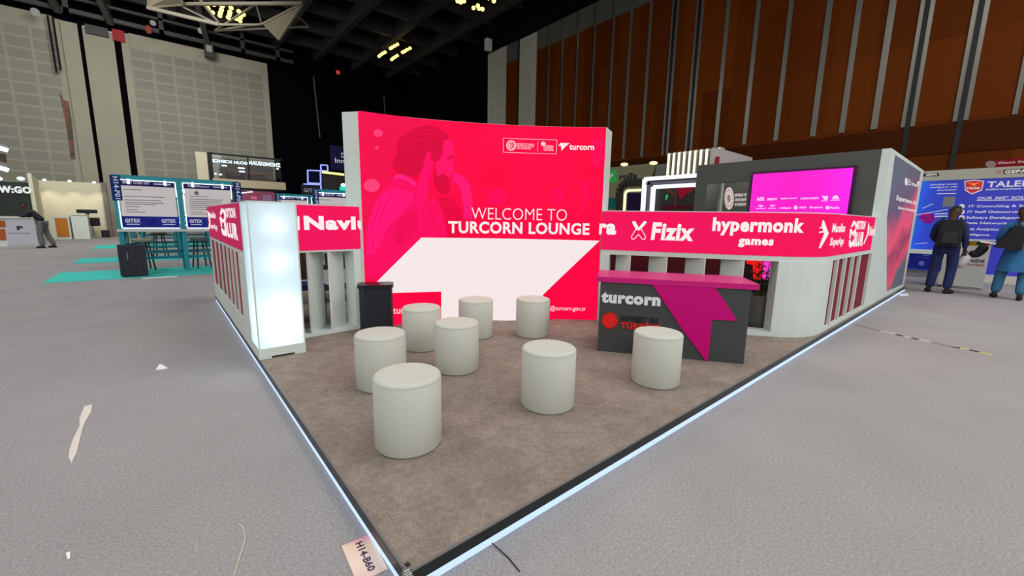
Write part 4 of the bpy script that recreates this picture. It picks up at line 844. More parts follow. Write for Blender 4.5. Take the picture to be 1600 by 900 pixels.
CP.text('lettering', 'P', (27, 353, 359.5, 37, 353, 359.5), M('ink_blue', (40, 36, 70)), PS, off=.034, bold=.06); CP.text('lettering', 'Pluto Research', (14, 363, 366, 47, 362.5, 365.5), M('ink_blue', (40, 36, 70)), PS, off=.034)
for (x, y, dx, dy, lab) in ((-2, 231, 14, 4, 'upper white light tube at the far left edge'), (-2, 262, 15, 4, 'lower white light tube at the far left edge')):
    P, Q = onY(x - 20, y - 6, 24), onY(x + dx, y + dy, 24); t = thing('light_tube', lab, 'lamp', Q); MB().bar(P, Q, .16).out('tube', LEDW, t); MB().bar(P + Vector((0, .1, .12)), Q + Vector((0, .1, .12)), .1).out('housing', M('grey_housing', (120, 120, 118)), t)
q = [onY(x, y, 24.1) for x, y in ((-20, 236), (8, 241), (10, 254), (-20, 248))]; b = MB(); b.prism([(v.x, v.z) for v in q], 1, 24.1, 24.2); tag(b.out('hanging_board', M('dark_brown_board', (74, 52, 44)), None, q[2]), 'dark brown board hanging between two white light tubes', 'board')

# ------------------------------------------------------------------ glass meeting room above the far stands, pink stand below
YM = 30.0
MZ = Surf([(-2, YM), (12, YM)])
mz = thing('glass_room', 'raised glass fronted room with mirrored white letters behind the glowing light tower', 'booth room', (4, YM, 0))
gp = lambda x, y: MZ.px(x, y)
g0, g1 = gp(332, 260)[0], gp(440, 280)[0]; zf1, zf0 = gp(390, 282)[1], gp(390, 294)[1]; zt_ = gp(340, 239)[1]
b = MB(); MZ.slab(b, g0 - .05, g1 + .2, zf0, zf1, .1, -3); b.out('fascia', M('cream_fascia', (190, 176, 148), .7), mz)
b = MB(); MZ.slab(b, g0 - .75, g0 - .2, zf0 + .1, zt_ + .0, -.3, -.5); b.out('side_wall', M('cream_side_wall', (206, 198, 176), .7), mz)
b = MB(); MZ.slab(b, g0, g1 + .1, zf1, zt_, -2.9, -3); b.out('back_wall', M('grey_room_wall', (120, 114, 108), .7, emit=.3), mz)  # room lighting put into the wall colour as low emission
b = MB(); MZ.slab(b, g0 - .02, g1 + .1, zt_ - .1, zt_, .02, -.08); b.out('top_rail', BLACK, mz)
b = MB(); MZ.slab(b, g0 - .2, g0 + .02, zf0, zt_, .02, -.08); b.out('post', BLACK, mz)
gm = gp(388.5, 262)[0]; b = MB(); MZ.slab(b, gm - .04, gm + .04, zf1, zt_ - .1, .02, -.06); b.out('mullion', BLACK, mz)
GL = glass('clear_room_glass', (.95, .96, .96), .03)
b = MB(); MZ.slab(b, g0 + .02, gm - .04, zf1, zt_ - .1, -.02, -.03); b.out('pane', GL, mz); b = MB(); MZ.slab(b, gm + .04, g1, zf1, zt_ - .1, -.02, -.03); b.out('pane', GL, mz)
MI = Surf([tuple(MZ.pt(0, 0, -1.0)[:2]), tuple(MZ.pt(MZ.L, 0, -1.0)[:2])])
MI.text('lettering', 'GCUN SCIENCE', (332, 250, 255, 387, 251.5, 256), LEDW, mz, off=0, thick=.04, mirror=True, bold=.04)
MI.text('lettering', 'ZHONGGUAN', (389, 254, 261, 438, 252.5, 258), LEDW, mz, off=0, thick=.04, mirror=True, bold=.04)
for k, (x, y, w, c_) in enumerate(((352, 258, 5, 0), (379, 262, 7, 0), (380, 267.5, 6, 0), (346, 272, 3, 0), (436, 263, 2.5, 0), (338, 271, 2, 0))):
    s_, z_ = MI.px(x, y); w_ = w / 20; b = MB(); MI.slab(b, s_ - w_ / 2, s_ + w_ / 2, z_ - .03, z_ + .05, -.4, -.6); b.out('ceiling_light', LEDW, mz)
for k, (x0, x1, y, c_) in enumerate(((333, 349, 262, (44, 40, 40)), (356, 386, 264, (96, 70, 66)), (356, 386, 270, (70, 58, 70)), (358, 386, 275, (60, 46, 48)), (391, 418, 268, (120, 84, 72)), (391, 420, 273, (90, 66, 62)), (391, 437, 278, (84, 64, 48)), (418, 424, 270, (110, 96, 60)))):
    a_, z_ = MI.px(x0, y); b_, _ = MI.px(x1, y); b = MB(); MI.slab(b, a_, b_, z_ - .1, z_ + .06, -1.0, -1.3); b.out('interior_shelf', M('shelf_tone_%d' % k, c_, .6), mz)
b = MB(); MZ.slab(b, g0 - .7, g1, zf0 - .12, zf0 - .0, .0, -3); b.out('underside_beam', BLACK, mz)
t = thing('pink_stand', 'pink lit stand under the glass fronted room', 'booth', (4.7, YM - .5, 0))
a_, b_ = gp(376, 302)[0], gp(432, 302)[0]; b = MB(); MZ.slab(b, a_, b_, 0, zf0 - .14, -.8, -1); b.out('wall', M('pink_stand_wall', (150, 92, 110), .6, emit=.45, noise=(.9, .4, .65), rgb2=(196, 96, 122)), t)
for k in range(5): q = MZ.pt(gp(377 + k * 4.5, 301.5 - k * .8)[0], gp(377, 301.5 - k * .8)[1], -.6); MB().box(q.x - .07, q.x + .07, q.y - .05, q.y + .05, q.z - .03, q.z + .03).out('spot_lamp', LEDW, t)
a_ = gp(395, 306); b_ = gp(405, 311); b = MB(); MZ.slab(b, a_[0], b_[0], b_[1], a_[1], -.75, -.8); b.out('screen', M('rose_screen', (216, 96, 130), emit=.9), t)
a_ = gp(414, 304); b_ = gp(428, 313); b = MB(); MZ.slab(b, a_[0], b_[0], b_[1], a_[1], -.75, -.8); b.out('screen', M('mauve_screen', (150, 120, 150), emit=.6), t)

# ------------------------------------------------------------------ blue lit stand in front of the black drape
YG = 24.0
GS = Surf([(2, YG), (16, YG)])
gt = thing('blue_stand', 'black stand with glowing blue square outlines and GITEX letters left of the backdrop', 'booth', (8, YG, 0))
a_, b_ = GS.px(470, 300)[0], GS.px(545, 300)[0]; b = MB(); GS.slab(b, GS.px(503, 280)[0], b_, 0, GS.px(510, 272)[1], -.5, -.7); b.out('wall', M('dark_stand_wall', (50, 44, 46), .6), gt)
BLED = M('blue_white_led', (150, 160, 255), emit=1.3); NV = M('navy_panel', (16, 14, 58), .5, emit=.25)
def sq(x0, y0, x1, y1):
    p_ = [GS.px(x0, y0), GS.px(x1, y0 + .8), GS.px(x1 + .5, y1 + .8), GS.px(x0 + .5, y1)]
    GS.print_('square_panel', [p_], NV, gt, off=-.05, thick=.04, px=False)
    for u, v in zip(p_, p_[1:] + p_[:1]): MB().bar(GS.pt(u[0], u[1], .02), GS.pt(v[0], v[1], .02), .06).out('led_outline', BLED, gt)
sq(480.5, 266, 500.5, 286); sq(501, 257.5, 511.5, 266.5)
for u, v in (((474, 287.5), (501.5, 288.5)), ((501, 288.5), (502, 302))): MB().bar(GS.pt(*GS.px(*u), .02), GS.pt(*GS.px(*v), .02), .06).out('led_outline', BLED, gt)
b = MB(); GS.slab(b, GS.px(472, 300)[0], GS.px(501, 300)[0], 0, GS.px(480, 289)[1], -.02, -.1); b.out('sign_board', M('midnight_board', (14, 13, 34), .5), gt)
GS.text('lettering', 'GITEX', (475, 294, 300.5, 499, 295.5, 301), M('dim_white_letters', (150, 155, 175), emit=.6), gt, off=.01, bold=.03)
MB().bar(GS.pt(*GS.px(503, 269), .05), GS.pt(*GS.px(537, 273), .05), .12).out('light_line', M('yellow_led', (235, 235, 150), emit=1.2), gt)
t = thing('navy_banner', 'navy hanging banner with white letters Inn beside the top left of the backdrop', 'banner', GS.pt(GS.px(526, 265)[0], GS.px(526, 265)[1], -1)); G2 = Surf([tuple(GS.pt(0, 0, -1)[:2]), tuple(GS.pt(GS.L, 0, -1)[:2])])
G2.print_('cloth', [[(515, 227), (545, 230), (546, 268), (517, 265)]], M('navy_banner_cloth', (42, 40, 84), .7, emit=.3), t, off=0, thick=.06)
G2.text('lettering', 'D', (533, 239, 246.5, 538, 239, 246.5), GTX, t, off=.065, bold=.02); G2.text('lettering', 'Inno', (523, 247.5, 255, 545, 248.5, 255.5), GTX, t, off=.065, bold=.02)
t = thing('teal_lamp', 'small turquoise glowing lamp at the left edge of the backdrop', 'lamp', GS.pt(*GS.px(534, 296), .2)); q = GS.pt(*GS.px(534, 295), .3)
MB().box(q.x - .18, q.x + .18, q.y - .1, q.y + .1, q.z - .1, q.z + .1).bevel(.03).out('shade', M('turquoise_glow', (40, 220, 200), emit=1.0), t); MB().ball(q + Vector((0, 0, .2)), .14, .14, .1).out('cap', LEDW, t, smooth=True)
MB().tube((q.x, q.y, 0), (q.x, q.y, q.z - .1), .03).out('stand', BLACK, t)

# ------------------------------------------------------------------ stands along the brown wall
RB = Surf([(15.0, 30), (15.0, -10)])
rt = thing('app_booth', 'cream booth wall with green icon and rolla lettering right of the backdrop', 'booth', (15, 12, 0))
CRW = M('cream_lit_board', (204, 198, 160), .7, emit=.12)
z3 = lambda pts: Z(930, 220, 7.5, pts)
sL, sR = RB.px(930, 300)[0], RB.px(1019, 300)[0]; zT = RB.px(985, 258.5)[1]
prof = [(sL, 0), (sR - .5, 0), (sR - .5, zT - 1.0)] + [(sR - .5 + .5 * math.sin(k * .26), zT - 1.0 + .2 * k / 6 * 3 + .4 * (1 - math.cos(k * .26))) for k in range(1, 6)] + [(sR, zT), (sL, zT)]
b = bmesh.new(); fc = b.faces.new([b.verts.new((u, v, 0)) for u, v in prof]); bmesh.ops.triangulate(b, faces=[fc]); RB.conform(b, -.1, .1); link_bm('wall', b, CRW, rt)
GRN = M('green_icon', (40, 178, 70), .4, emit=.5)
ic = RB.print_('app_icon', [z3([(150, 350), (235, 340), (252, 352), (255, 470), (240, 490), (150, 492)])], GRN, rt, off=.01, thick=.05)
RB.print_('icon_arrow', [z3([(168, 440), (185, 415), (185, 385), (205, 395), (222, 375), (222, 405), (205, 425), (190, 420), (190, 445), (172, 460)])], PAPERW, ic, off=.065)
RB.text('lettering', 'rolla', (968.8, 271, 280.5, 995.5, 269.5, 279.5), M('black_letter', (22, 20, 18)), rt, off=.01, thick=.03, bold=.02)
DKB = M('dark_bronze', (44, 40, 34), .5); YL = M('soft_yellow_led', (250, 246, 190), emit=1.2)
def strip(nm, pts, w, mat, par, S, off, th):
    q = [S.px(*p_) for p_ in pts]; return S.print_(nm, [[tuple(Vector(a_) + n_) for a_, n_ in ((u, Vector((0, 0))), (v, Vector((0, 0))))] and line(u, v, w) for u, v in zip(q, q[1:])], mat, par, off=off, thick=th, px=False)
strip('arch_frame', z3([(285, 850), (290, 600), (300, 560), (330, 520), (380, 495), (545, 490)]), .32, DKB, rt, RB, .01, .08)
strip('arch_light', z3([(345, 850), (358, 620), (370, 595), (395, 583), (545, 578)]), .1, YL, rt, RB, .01, .06)
RB.print_('dark_screen', [z3([(385, 615), (548, 612), (548, 850), (372, 850)])], M('violet_screen', (36, 26, 58), .2, emit=.35), rt, off=.02, thick=.03)
RB.print_('teal_screen', [z3([(150, 672), (250, 668), (245, 800), (150, 800)])], M('green_teal_screen', (20, 92, 84), .3, emit=.5), rt, off=.02, thick=.03)
RB.print_('note_print', [z3([(165, 565), (235, 560), (235, 567), (165, 572)]), z3([(165, 588), (250, 583), (250, 590), (165, 595)])], M('tan_ink', (150, 130, 70)), rt, off=.012)
for x, y in ((390, 285), (730, 270)): MB().ball(RB.pt(*RB.px(930 + x / 7.5, 220 + y / 7.5), .3), .16, .16, .07).out('downlight', YL, rt, smooth=True)
g1_, g2_ = RB.px(1018, 300)[0], RB.px(1044, 300)[0]; tag1('grey_stand_wall', RB.slab(MB(), g1_, g2_ + 2, 0, RB.px(1030, 256)[1], -.15, -.3), M('blue_grey_board', (112, 116, 112), .6), 'blue grey wall between the rolla booth and the white light bars', 'wall panel', RB.pt(g1_, 0))
# LED portal stand
LPX = 12.5
PO = Surf([(LPX, 20), (LPX, -5)])
pt = thing('led_portal', 'dark stand wall framed by a double white light line with red triangle picture', 'booth', (LPX, 8, 0))
a_ = PO.px(1007, 300)[0]; b_ = PO.px(1098, 300)[0]; zt_ = PO.px(1050, 277)[1]
b = MB(); PO.slab(b, a_, b_, 0, zt_, -.06, -.3); b.out('wall', M('black_green_wall', (34, 36, 30), .5), pt)
WL = M('bright_white_led', (236, 238, 255), emit=1.5)
for off_, w in ((.0, .08), (.36, .08)):
    MB().bar(PO.pt(a_ + off_, zt_ - off_ * .8, .03), PO.pt(b_, zt_ - off_ * .8, .03), w * 1.4).out('light_line', WL, pt); MB().bar(PO.pt(a_ + off_, 0, .03), PO.pt(a_ + off_, zt_ - off_ * .8, .03), w * 1.4).out('light_line', WL, pt)
b = MB(); PO.slab(b, a_, b_, zt_ - .2, zt_ - .12, .05, -.06); PO.slab(b, a_ + .13, a_ + .24, 0, zt_ - .12, .05, -.06); b.out('frame', M('grey_profile', (110, 110, 122), .4), pt)
RD = M('dark_red_print', (160, 16, 48), .5, emit=.5)
PO.print_('triangle_print', [z3([(948, 545), (1135, 545), (1000, 690), (975, 650)])], RD, pt, off=-.05, thick=.03)
PO.print_('curve_print', [z3(line((790, 545), (935, 640), 16)), z3(line((1180, 545), (1080, 615), 16)), z3(line((935, 560), (935, 800), 8))], M('tan_red_print', (138, 70, 52), emit=.4), pt, off=-.05, thick=.02)
PO.text('lettering', 'turcorn', (1032, 319, 327, 1085, 318, 327), M('wine_letters', (110, 16, 48), emit=.4), pt, off=-.05, thick=.02, bold=.05)
PO.print_('green_mark', [z3([(822, 640), (848, 625), (842, 650), (828, 690), (818, 690)])], M('green_mark', (60, 200, 110), emit=.7), pt, off=-.05, thick=.02)
# vertical light bars
LB_ = Surf([(13.4, 20), (13.4, -5)])
tb = thing('light_bar_wall', 'row of tall white light bars above the white framed dark stand', 'light wall', (13.4, 7.5, 0))
a_ = LB_.px(1041, 260)[0]; b_ = LB_.px(1123, 250)[0]; z0_, z1_ = LB_.px(1043, 275)[1] - .9, LB_.px(1080, 235)[1]
b = MB(); LB_.slab(b, a_, b_, 0, z1_ - .05, -.3, -.4); b.out('back_wall', M('olive_board', (146, 140, 96), .7, emit=.1), tb)
for k in range(10):
    s_ = a_ + .03 + (b_ - a_ - .1) * k / 9; b = MB(); LB_.slab(b, s_, s_ + .09, z0_, z1_, .0, -.3); b.out('mounting_fin', M('pale_fin', (190, 186, 160), .6), tb); b = MB(); LB_.slab(b, s_ + .015, s_ + .075, z0_, z1_ - .03, .03, .0); b.out('light_bar', M('warm_white_bar', (255, 250, 226), emit=1.5), tb)
p = onX(1121, 231, 12.8); q0, q1 = p, onY(1176, 244, p.y)
b = MB(); b.hexa([(q0.x, p.y, 0), (q1.x, p.y, 0), (q1.x, p.y + .2, 0), (q0.x, p.y + .2, 0)], [(q0.x, p.y, q0.z), (q1.x, p.y, q0.z), (q1.x, p.y + .2, q0.z), (q0.x, p.y + .2, q0.z)])
tag(b.out('white_stand_wall', M('matt_white_board', (196, 186, 182), .7), None, (q0.x, p.y, 0)), 'white side wall rising behind the dark booth, right of the light bars', 'wall panel')
p = onX(1119.5, 252, 12.7); tag1('red_marker', MB().box(p.x, p.x + .08, p.y - .05, p.y + .05, 0, p.z + .14), M('red_marker_paint', (150, 30, 36)), 'thin red post at the left edge of the white side wall', 'post', (p.x, p.y, 0))

# ------------------------------------------------------------------ blue recruitment stand at the far right
BXW = 16.0
BS = Surf([(BXW, 4.0), (BXW, -6.0)])
s_l = BS.px(1436, 330)[0]; z_top = BS.px(1541, 262.5)[1]; z_blue = BS.px(1541, 279.0)[1]; z_led = BS.px(1444, 393)[1]
bt = thing('blue_booth', 'blue printed booth wall with TALENT lettering and white header at the right', 'booth', (BXW, -1.5, 0))
bprint = gradient('blue_galaxy_print', [(0, (30, 110, 225)), (.10, (34, 70, 205)), (.22, (38, 50, 170)), (.5, (44, 50, 168)), (1, (46, 52, 165))], BS.pt(s_l, 2), BS.pt(s_l + 3.2, 2), emit=.35, noise=.12, nscale=2)
b = MB(); BS.slab(b, s_l - .6, BS.L, .2, z_blue, 0, -.12); b.out('printed_wall', bprint, bt)
b = MB(); BS.slab(b, s_l - .8, BS.L, z_blue, z_top, .03, -.12); b.out('header', M('cream_white_header', (226, 222, 204), .6, emit=.3), bt)  # header glow stands in for spotlights falling on it
b = MB(); BS.slab(b, s_l - .6, BS.L, 0, .2, .05, -.12); b.out('plinth', M('pale_plinth', (206, 198, 190), .6), bt)
b = MB(); BS.slab(b, s_l - .6, s_l + .75, z_led - .05, z_led + .06, .35, 0); b.out('ledge', WHITE, bt); b = MB(); BS.slab(b, s_l - .6, s_l + .7, .25, z_led - .05, .3, 0); cf_ = b.out('ledge_front', M('royal_blue_front', (40, 48, 158), .5, emit=.3), bt)
WP = M('blue_booth_white', (232, 232, 244), .5, emit=.6)
zb_ = lambda x0, y0, y1, x1, y2, y3: (1430 + x0 / 9, 240 + y0 / 9, 240 + y1 / 9, 1430 + x1 / 9, 240 + y2 / 9, 240 + y3 / 9)
zbp = lambda pts: Z(1430, 240, 9, pts)
HB = M('black_header_ink', (44, 30, 26), .6)
BS.print_('logo_plate', [zbp([(100, 285), (325, 270), (345, 310), (325, 320), (100, 325)]), zbp([(1240, 228), (1700, 200), (1700, 270), (1240, 286)])], HB, bt, off=.036)
BS.text('lettering', 'GEPA', zb_(150, 282, 318, 312, 276, 312), M('header_white', (236, 228, 214)), bt, off=.042, bold=.05)
BS.text('lettering', 'GEPA', zb_(1255, 236, 280, 1570, 218, 270), M('header_white', (236, 228, 214)), bt, off=.042, bold=.05)
BS.print_('header_mark', [zbp(ell((1172, 256), 44, 26))], M('header_grey_red', (170, 130, 126)), bt, off=.036)
for k, (tx, bb) in enumerate((('Blending human', (212, 425, 450, 592, 420, 445)), ('intelligence with', (205, 465, 490, 590, 458, 484)), ('AI precision', (300, 505, 528, 578, 498, 522)), ('TALENTS', (1005, 392, 475, 1900, 360, 455)), ('Information & Security', (990, 492, 522, 2000, 462, 500)), ("OUR 360\u00b0 SOLUTIONS", (870, 612, 650, 1950, 580, 624)))):
    BS.text('lettering', tx, zb_(*bb), WP, bt, off=.006, bold=.03, shear=.12 if k != 3 else 0)
BS.print_('underline', [zbp([(862, 652), (1800, 640), (1800, 654), (862, 664)]), zbp([(310, 560), (575, 556), (575, 566), (305, 570)])], WP, bt, off=.006)
z8 = lambda x0, y0, y1, x1, y2, y3: (1430 + x0 / 5.294, 320 + y0 / 5.294, 320 + y1 / 5.294, 1430 + x1 / 5.294, 320 + y2 / 5.294, 320 + y3 / 5.294)
for tx, bb in (('IT Consulting & Security', (440, 2, 26, 1080, -4, 24)), ('IT Staff Outsourcing', (430, 48, 74, 890, 46, 74)), ('Software Development', (420, 94, 122, 900, 94, 126)), ('Data Network & Security', (405, 142, 164, 1060, 142, 172)), ('Data Analytics', (400, 186, 212, 686, 194, 222)), ('Intelligence', (395, 236, 258, 612, 240, 264))):
    BS.text('lettering', tx, z8(*bb), WP, bt, off=.006, bold=.025)
for cy_ in (12, 58, 104): BS.print_('bullet', [Z(1430, 320, 5.294, ell((386, cy_), 24, 19))], WP, bt, off=.006)
sh = BS.print_('shield_logo', [zbp([(690, 385), (825, 368), (968, 382), (950, 480), (935, 520), (795, 575), (700, 520)])], M('shield_white', (240, 225, 235), emit=.6), bt, off=.006)
BS.print_('shield_fill', [zbp([(705, 395), (825, 380), (952, 392), (930, 505), (795, 560), (710, 505)])], M('shield_red', (222, 62, 62), emit=.6), sh, off=.010)
BS.print_('shield_bird', [zbp([(730, 408), (820, 420), (915, 405), (860, 432), (830, 462), (790, 432)])], M('shield_orange', (255, 160, 60), emit=.7), sh, off=.014); BS.text('lettering', 'TRISS', zb_(712, 475, 505, 905, 470, 500), WP, sh, off=.014, bold=.06)
BS.print_('white_card', [zbp([(405, 610), (570, 602), (545, 745), (378, 752)])], M('grey_white_card', (190, 192, 196), .6, emit=.2), bt, off=.006)
BS.print_('galaxy_print', [Z(1430, 320, 5.294, [(40, 70), (110, 62), (160, 90), (165, 130), (110, 160), (60, 140), (30, 110)])], M('pink_galaxy', (190, 30, 130), .5, emit=.6, noise=(14, .42, .6), rgb2=(80, 30, 150)), bt, off=.004)
BS.print_('light_streak', [Z(1430, 320, 5.294, q_) for q_ in (line((10, 85), (270, 38), 5), line((60, 30), (150, -10), 5), line((160, 76), (268, 72), 8), line((160, 96), (268, 94), 8), line((0, 322), (100, 316), 4))], WP, bt, off=.008)
CFS = Surf([tuple(BS.pt(0, 0, .3)[:2]), tuple(BS.pt(BS.L, 0, .3)[:2])]); CFS.print_('round_mark', [Z(1430, 320, 5.294, ell((52, 484), 24, 20)), Z(1430, 320, 5.294, line((65, 418), (118, 416), 8)), Z(1430, 320, 5.294, line((10, 432), (110, 436), 2))], M('mid_blue_mark', (110, 122, 205), emit=.4), cf_, off=.006)
gs = thing('red_sign', 'red raised sign with white disc and Ghana Exp lettering above the blue booth', 'sign', onX(1545, 262, 16.6)); G3 = Surf([(16.6, 4), (16.6, -6)])
G3.print_('board', [Z(1430, 240, 9, [(1110, 105), (1700, 50), (1700, 180), (1105, 200)])], M('crimson_sign', (196, 30, 52), .5, emit=.2), gs, off=0, thick=.1); G3.print_('disc', [Z(1430, 240, 9, ell((1064, 155), 74, 46))], M('rose_white_disc', (222, 190, 188), .5, emit=.2), gs, off=.0, thick=.14)
G3.text('lettering', 'Ghana Expo', (1430 + 1158 / 9, 240 + 122 / 9, 240 + 160 / 9, 1430 + 1640 / 9, 240 + 92 / 9, 240 + 140 / 9), M('sign_cream', (240, 226, 214), emit=.3), gs, off=.104, bold=.04)
# white info desk
DX = 13.6
DS = Surf([(DX, 2), (DX, -4)])
ds = thing('info_desk', 'white desk with red yellow green stripe and AIDE lettering between the two standing people', 'desk', (DX, -.9, 0))
z_t = DS.px(1520, 377)[1]; a_ = DS.px(1474, 400)[0]; b_ = DS.px(1545, 400)[0]; DW = M('satin_white_desk', (206, 204, 200), .4)
b = MB(); DS.slab(b, a_, b_, .06, z_t, 0, -.5); b.out('body', DW, ds); b = MB(); DS.slab(b, a_ - .02, b_ + .05, z_t, z_t + .04, .05, -.55); b.out('top', DW, ds); b = MB(); DS.slab(b, a_ + .05, b_ - .05, 0, .06, -.05, -.45); b.out('plinth', CHROME, ds)
for k, c_ in enumerate(((196, 30, 50), (232, 184, 30), (40, 110, 50), (206, 40, 40))):
    u = 395 + 56 * k; DS.print_('flag_stripe', [Z(1430, 320, 5.294, [(u, 304), (u + 56, 306), (u + 56, 338), (u, 334)])], M('stripe_%d' % k, c_, .5, emit=.15), ds, off=.004)
DS.text('lettering', 'RAIDE', z8(412, 448, 474, 572, 452, 478), M('desk_ink', (40, 40, 48)), ds, off=.004, bold=.03); DS.text('lettering', 'POWERED', z8(430, 488, 502, 570, 492, 508), M('desk_red_ink', (190, 40, 40)), ds, off=.004, bold=.02)

# ------------------------------------------------------------------ people
def skin_mesh(name, nodes, edges, mat, parent, sub=2, extra=None):
    """nodes: key -> (position, radius or (rx, ry)); first key is the root"""
    keys = list(nodes); idx = {k: i for i, k in enumerate(keys)}
    me = bpy.data.meshes.new(name); me.from_pydata([nodes[k][0] for k in keys], [(idx[a], idx[b]) for a, b in edges], [])
    o = bpy.data.objects.new(name, me); col.objects.link(o)
    m = o.modifiers.new('s', 'SKIN'); m.use_smooth_shade = True; m.branch_smoothing = .6
    sv = me.skin_vertices[0].data
    for k in keys:
        r = nodes[k][1]; r = r if isinstance(r, tuple) else (r, r); sv[idx[k]].radius = r; sv[idx[k]].use_root = (idx[k] == 0)
    s = o.modifiers.new('u', 'SUBSURF'); s.levels = sub; s.render_levels = sub
    bpy.context.view_layer.update()
    ev = o.evaluated_get(bpy.context.evaluated_depsgraph_get()); nm = bpy.data.meshes.new_from_object(ev)
    bpy.data.objects.remove(o); bpy.data.meshes.remove(me)
    bm = bmesh.new(); bm.from_mesh(nm); bpy.data.meshes.remove(nm)
    if extra: extra(bm)
    return bm
SKINM = M('dark_brown_skin', (74, 50, 38), .55)
def person(lab, pos, yaw, sc, J, cloth, hairc, coatlong=None, hairlong=0):
    """J: joints in the person's own frame (x forward, y left, z up), metres for a 1.75 m body"""
    rz = Matrix.Rotation(yaw, 4, 'Z'); T = Matrix.Translation(Vector(pos)) @ rz @ Matrix.Scale(sc, 4)
    root = thing('person', lab, 'person', pos)
    W = lambda v: T @ Vector(v)
    J = {k: Vector(v) for k, v in J.items()}
    R_ = lambda r: (r[0] * sc, r[1] * sc) if isinstance(r, tuple) else r * sc
    def build(spec, edges, mat, nm, par, extra=None):
        bm = skin_mesh(nm, {k: (W(p_), R_(r)) for k, (p_, r) in spec.items()}, edges, mat, par, extra=extra)
        return link_bm(nm, bm, mat, par, smooth=True)
    nk = J['neck']; hd = J['head']; d_ = (hd - nk).normalized()
    face = J.get('face', Vector((1, 0, 0))).normalized()
    # one continuous body: trunk, limbs, head with nose and ears, hands with fingers
    B = {'pel': (J['pelvis'], .10), 'sp': (J['pelvis'].lerp(J['chest'], .5), .10), 'ch': (J['chest'], .12), 'nk': (nk, .052), 'h0': (nk + d_ * .07, .07), 'h1': (hd, .112), 'h2': (hd + d_ * .07, .088)}
    E_ = [('pel', 'sp'), ('sp', 'ch'), ('ch', 'nk'), ('nk', 'h0'), ('h0', 'h1'), ('h1', 'h2')]
    for s_ in 'lr':
        B.update({'sh' + s_: (J['sh' + s_], .06), 'el' + s_: (J['el' + s_], .042), 'wr' + s_: (J['wr' + s_], .028), 'hp' + s_: (J['hp' + s_], .085), 'kn' + s_: (J['kn' + s_], .058), 'an' + s_: (J['an' + s_], .042), 'to' + s_: (J['to' + s_], .034)})
        E_ += [('ch', 'sh' + s_), ('sh' + s_, 'el' + s_), ('el' + s_, 'wr' + s_), ('pel', 'hp' + s_), ('hp' + s_, 'kn' + s_), ('kn' + s_, 'an' + s_), ('an' + s_, 'to' + s_)]
        f_ = (J['wr' + s_] - J['el' + s_]).normalized(); side = f_.cross(Vector((0, 0, 1))); side = (side if side.length > .2 else Vector((1, 0, 0))).normalized(); cu = side.cross(f_).normalized()
        pm = J['wr' + s_] + f_ * .05; B['pm' + s_] = (pm, (.036, .02)); E_.append(('wr' + s_, 'pm' + s_))
        for q_ in range(4):
            o_ = side * ((q_ - 1.5) * .019); L_ = (.07, .08, .076, .06)[q_]; a_ = pm + f_ * .04 + o_
            B['f%d%s' % (q_, s_)] = (a_, .010); B['g%d%s' % (q_, s_)] = (a_ + f_ * L_ * .5 - cu * .008, .009); B['k%d%s' % (q_, s_)] = (a_ + f_ * L_ * .8 - cu * .032, .008)
            E_ += [('pm' + s_, 'f%d%s' % (q_, s_)), ('f%d%s' % (q_, s_), 'g%d%s' % (q_, s_)), ('g%d%s' % (q_, s_), 'k%d%s' % (q_, s_))]
        t0 = J['wr' + s_] + f_ * .025 + side * .03; B['t' + s_] = (t0, .012); B['u' + s_] = (t0 + f_ * .04 + side * .018, .010); E_ += [('wr' + s_, 't' + s_), ('t' + s_, 'u' + s_)]
    up = d_; sd = up.cross(face).normalized()
    def head_bits(bm):
        for c_, rr in ((hd + face * .088 - d_ * .01, (.016, .013, .024)), (hd + sd * .082, (.014, .010, .026)), (hd - sd * .082, (.014, .010, .026)), (hd + face * .03 - d_ * .06, (.06, .05, .05))):
            r = bmesh.ops.create_uvsphere(bm, u_segments=10, v_segments=8, radius=1)
            for v in r['verts']: v.co = T @ (Vector(c_) + face * (v.co.x * rr[0]) + sd * (v.co.y * rr[1]) + up * (v.co.z * rr[2]))
    build(B, E_, SKINM, 'body', root, head_bits)
    body = kids(root)[0]
    # hair
    bm = bmesh.new(); r = bmesh.ops.create_uvsphere(bm, u_segments=20, v_segments=14, radius=1)
    for v in r['verts']:
        n = Vector(v.co); v.co = hd - face * .010 + d_ * .022 + face * (n.x * .092) + sd * (n.y * .084) + up * (n.z * .100)
    dl = [v for v in bm.verts if (v.co - hd).dot(d_) < -.03 - hairlong or ((v.co - hd).dot(face) > .045 and (v.co - hd).dot(d_) < .06)]
    bmesh.ops.delete(bm, geom=dl, context='VERTS'); bm.transform(T); h_ = link_bm('hair', bm, hairc, root, smooth=True)
    # clothing
    top, leg, shoe = cloth
    Cn = {'ch': (J['chest'], (.165, .145)), 'sp': (J['pelvis'].lerp(J['chest'], .45), (.15, .135)), 'pe': (J['pelvis'] + Vector((0, 0, .02)), (.165, .145)), 'nk': (nk - d_ * .02, .07)}
    Ce = [('ch', 'sp'), ('sp', 'pe'), ('ch', 'nk')]
    for s_ in 'lr':
        Cn.update({'sh' + s_: (J['sh' + s_], .075), 'el' + s_: (J['el' + s_], .055), 'wr' + s_: (J['wr' + s_] - (J['wr' + s_] - J['el' + s_]).normalized() * .03, .040)}); Ce += [('ch', 'sh' + s_), ('sh' + s_, 'el' + s_), ('el' + s_, 'wr' + s_)]
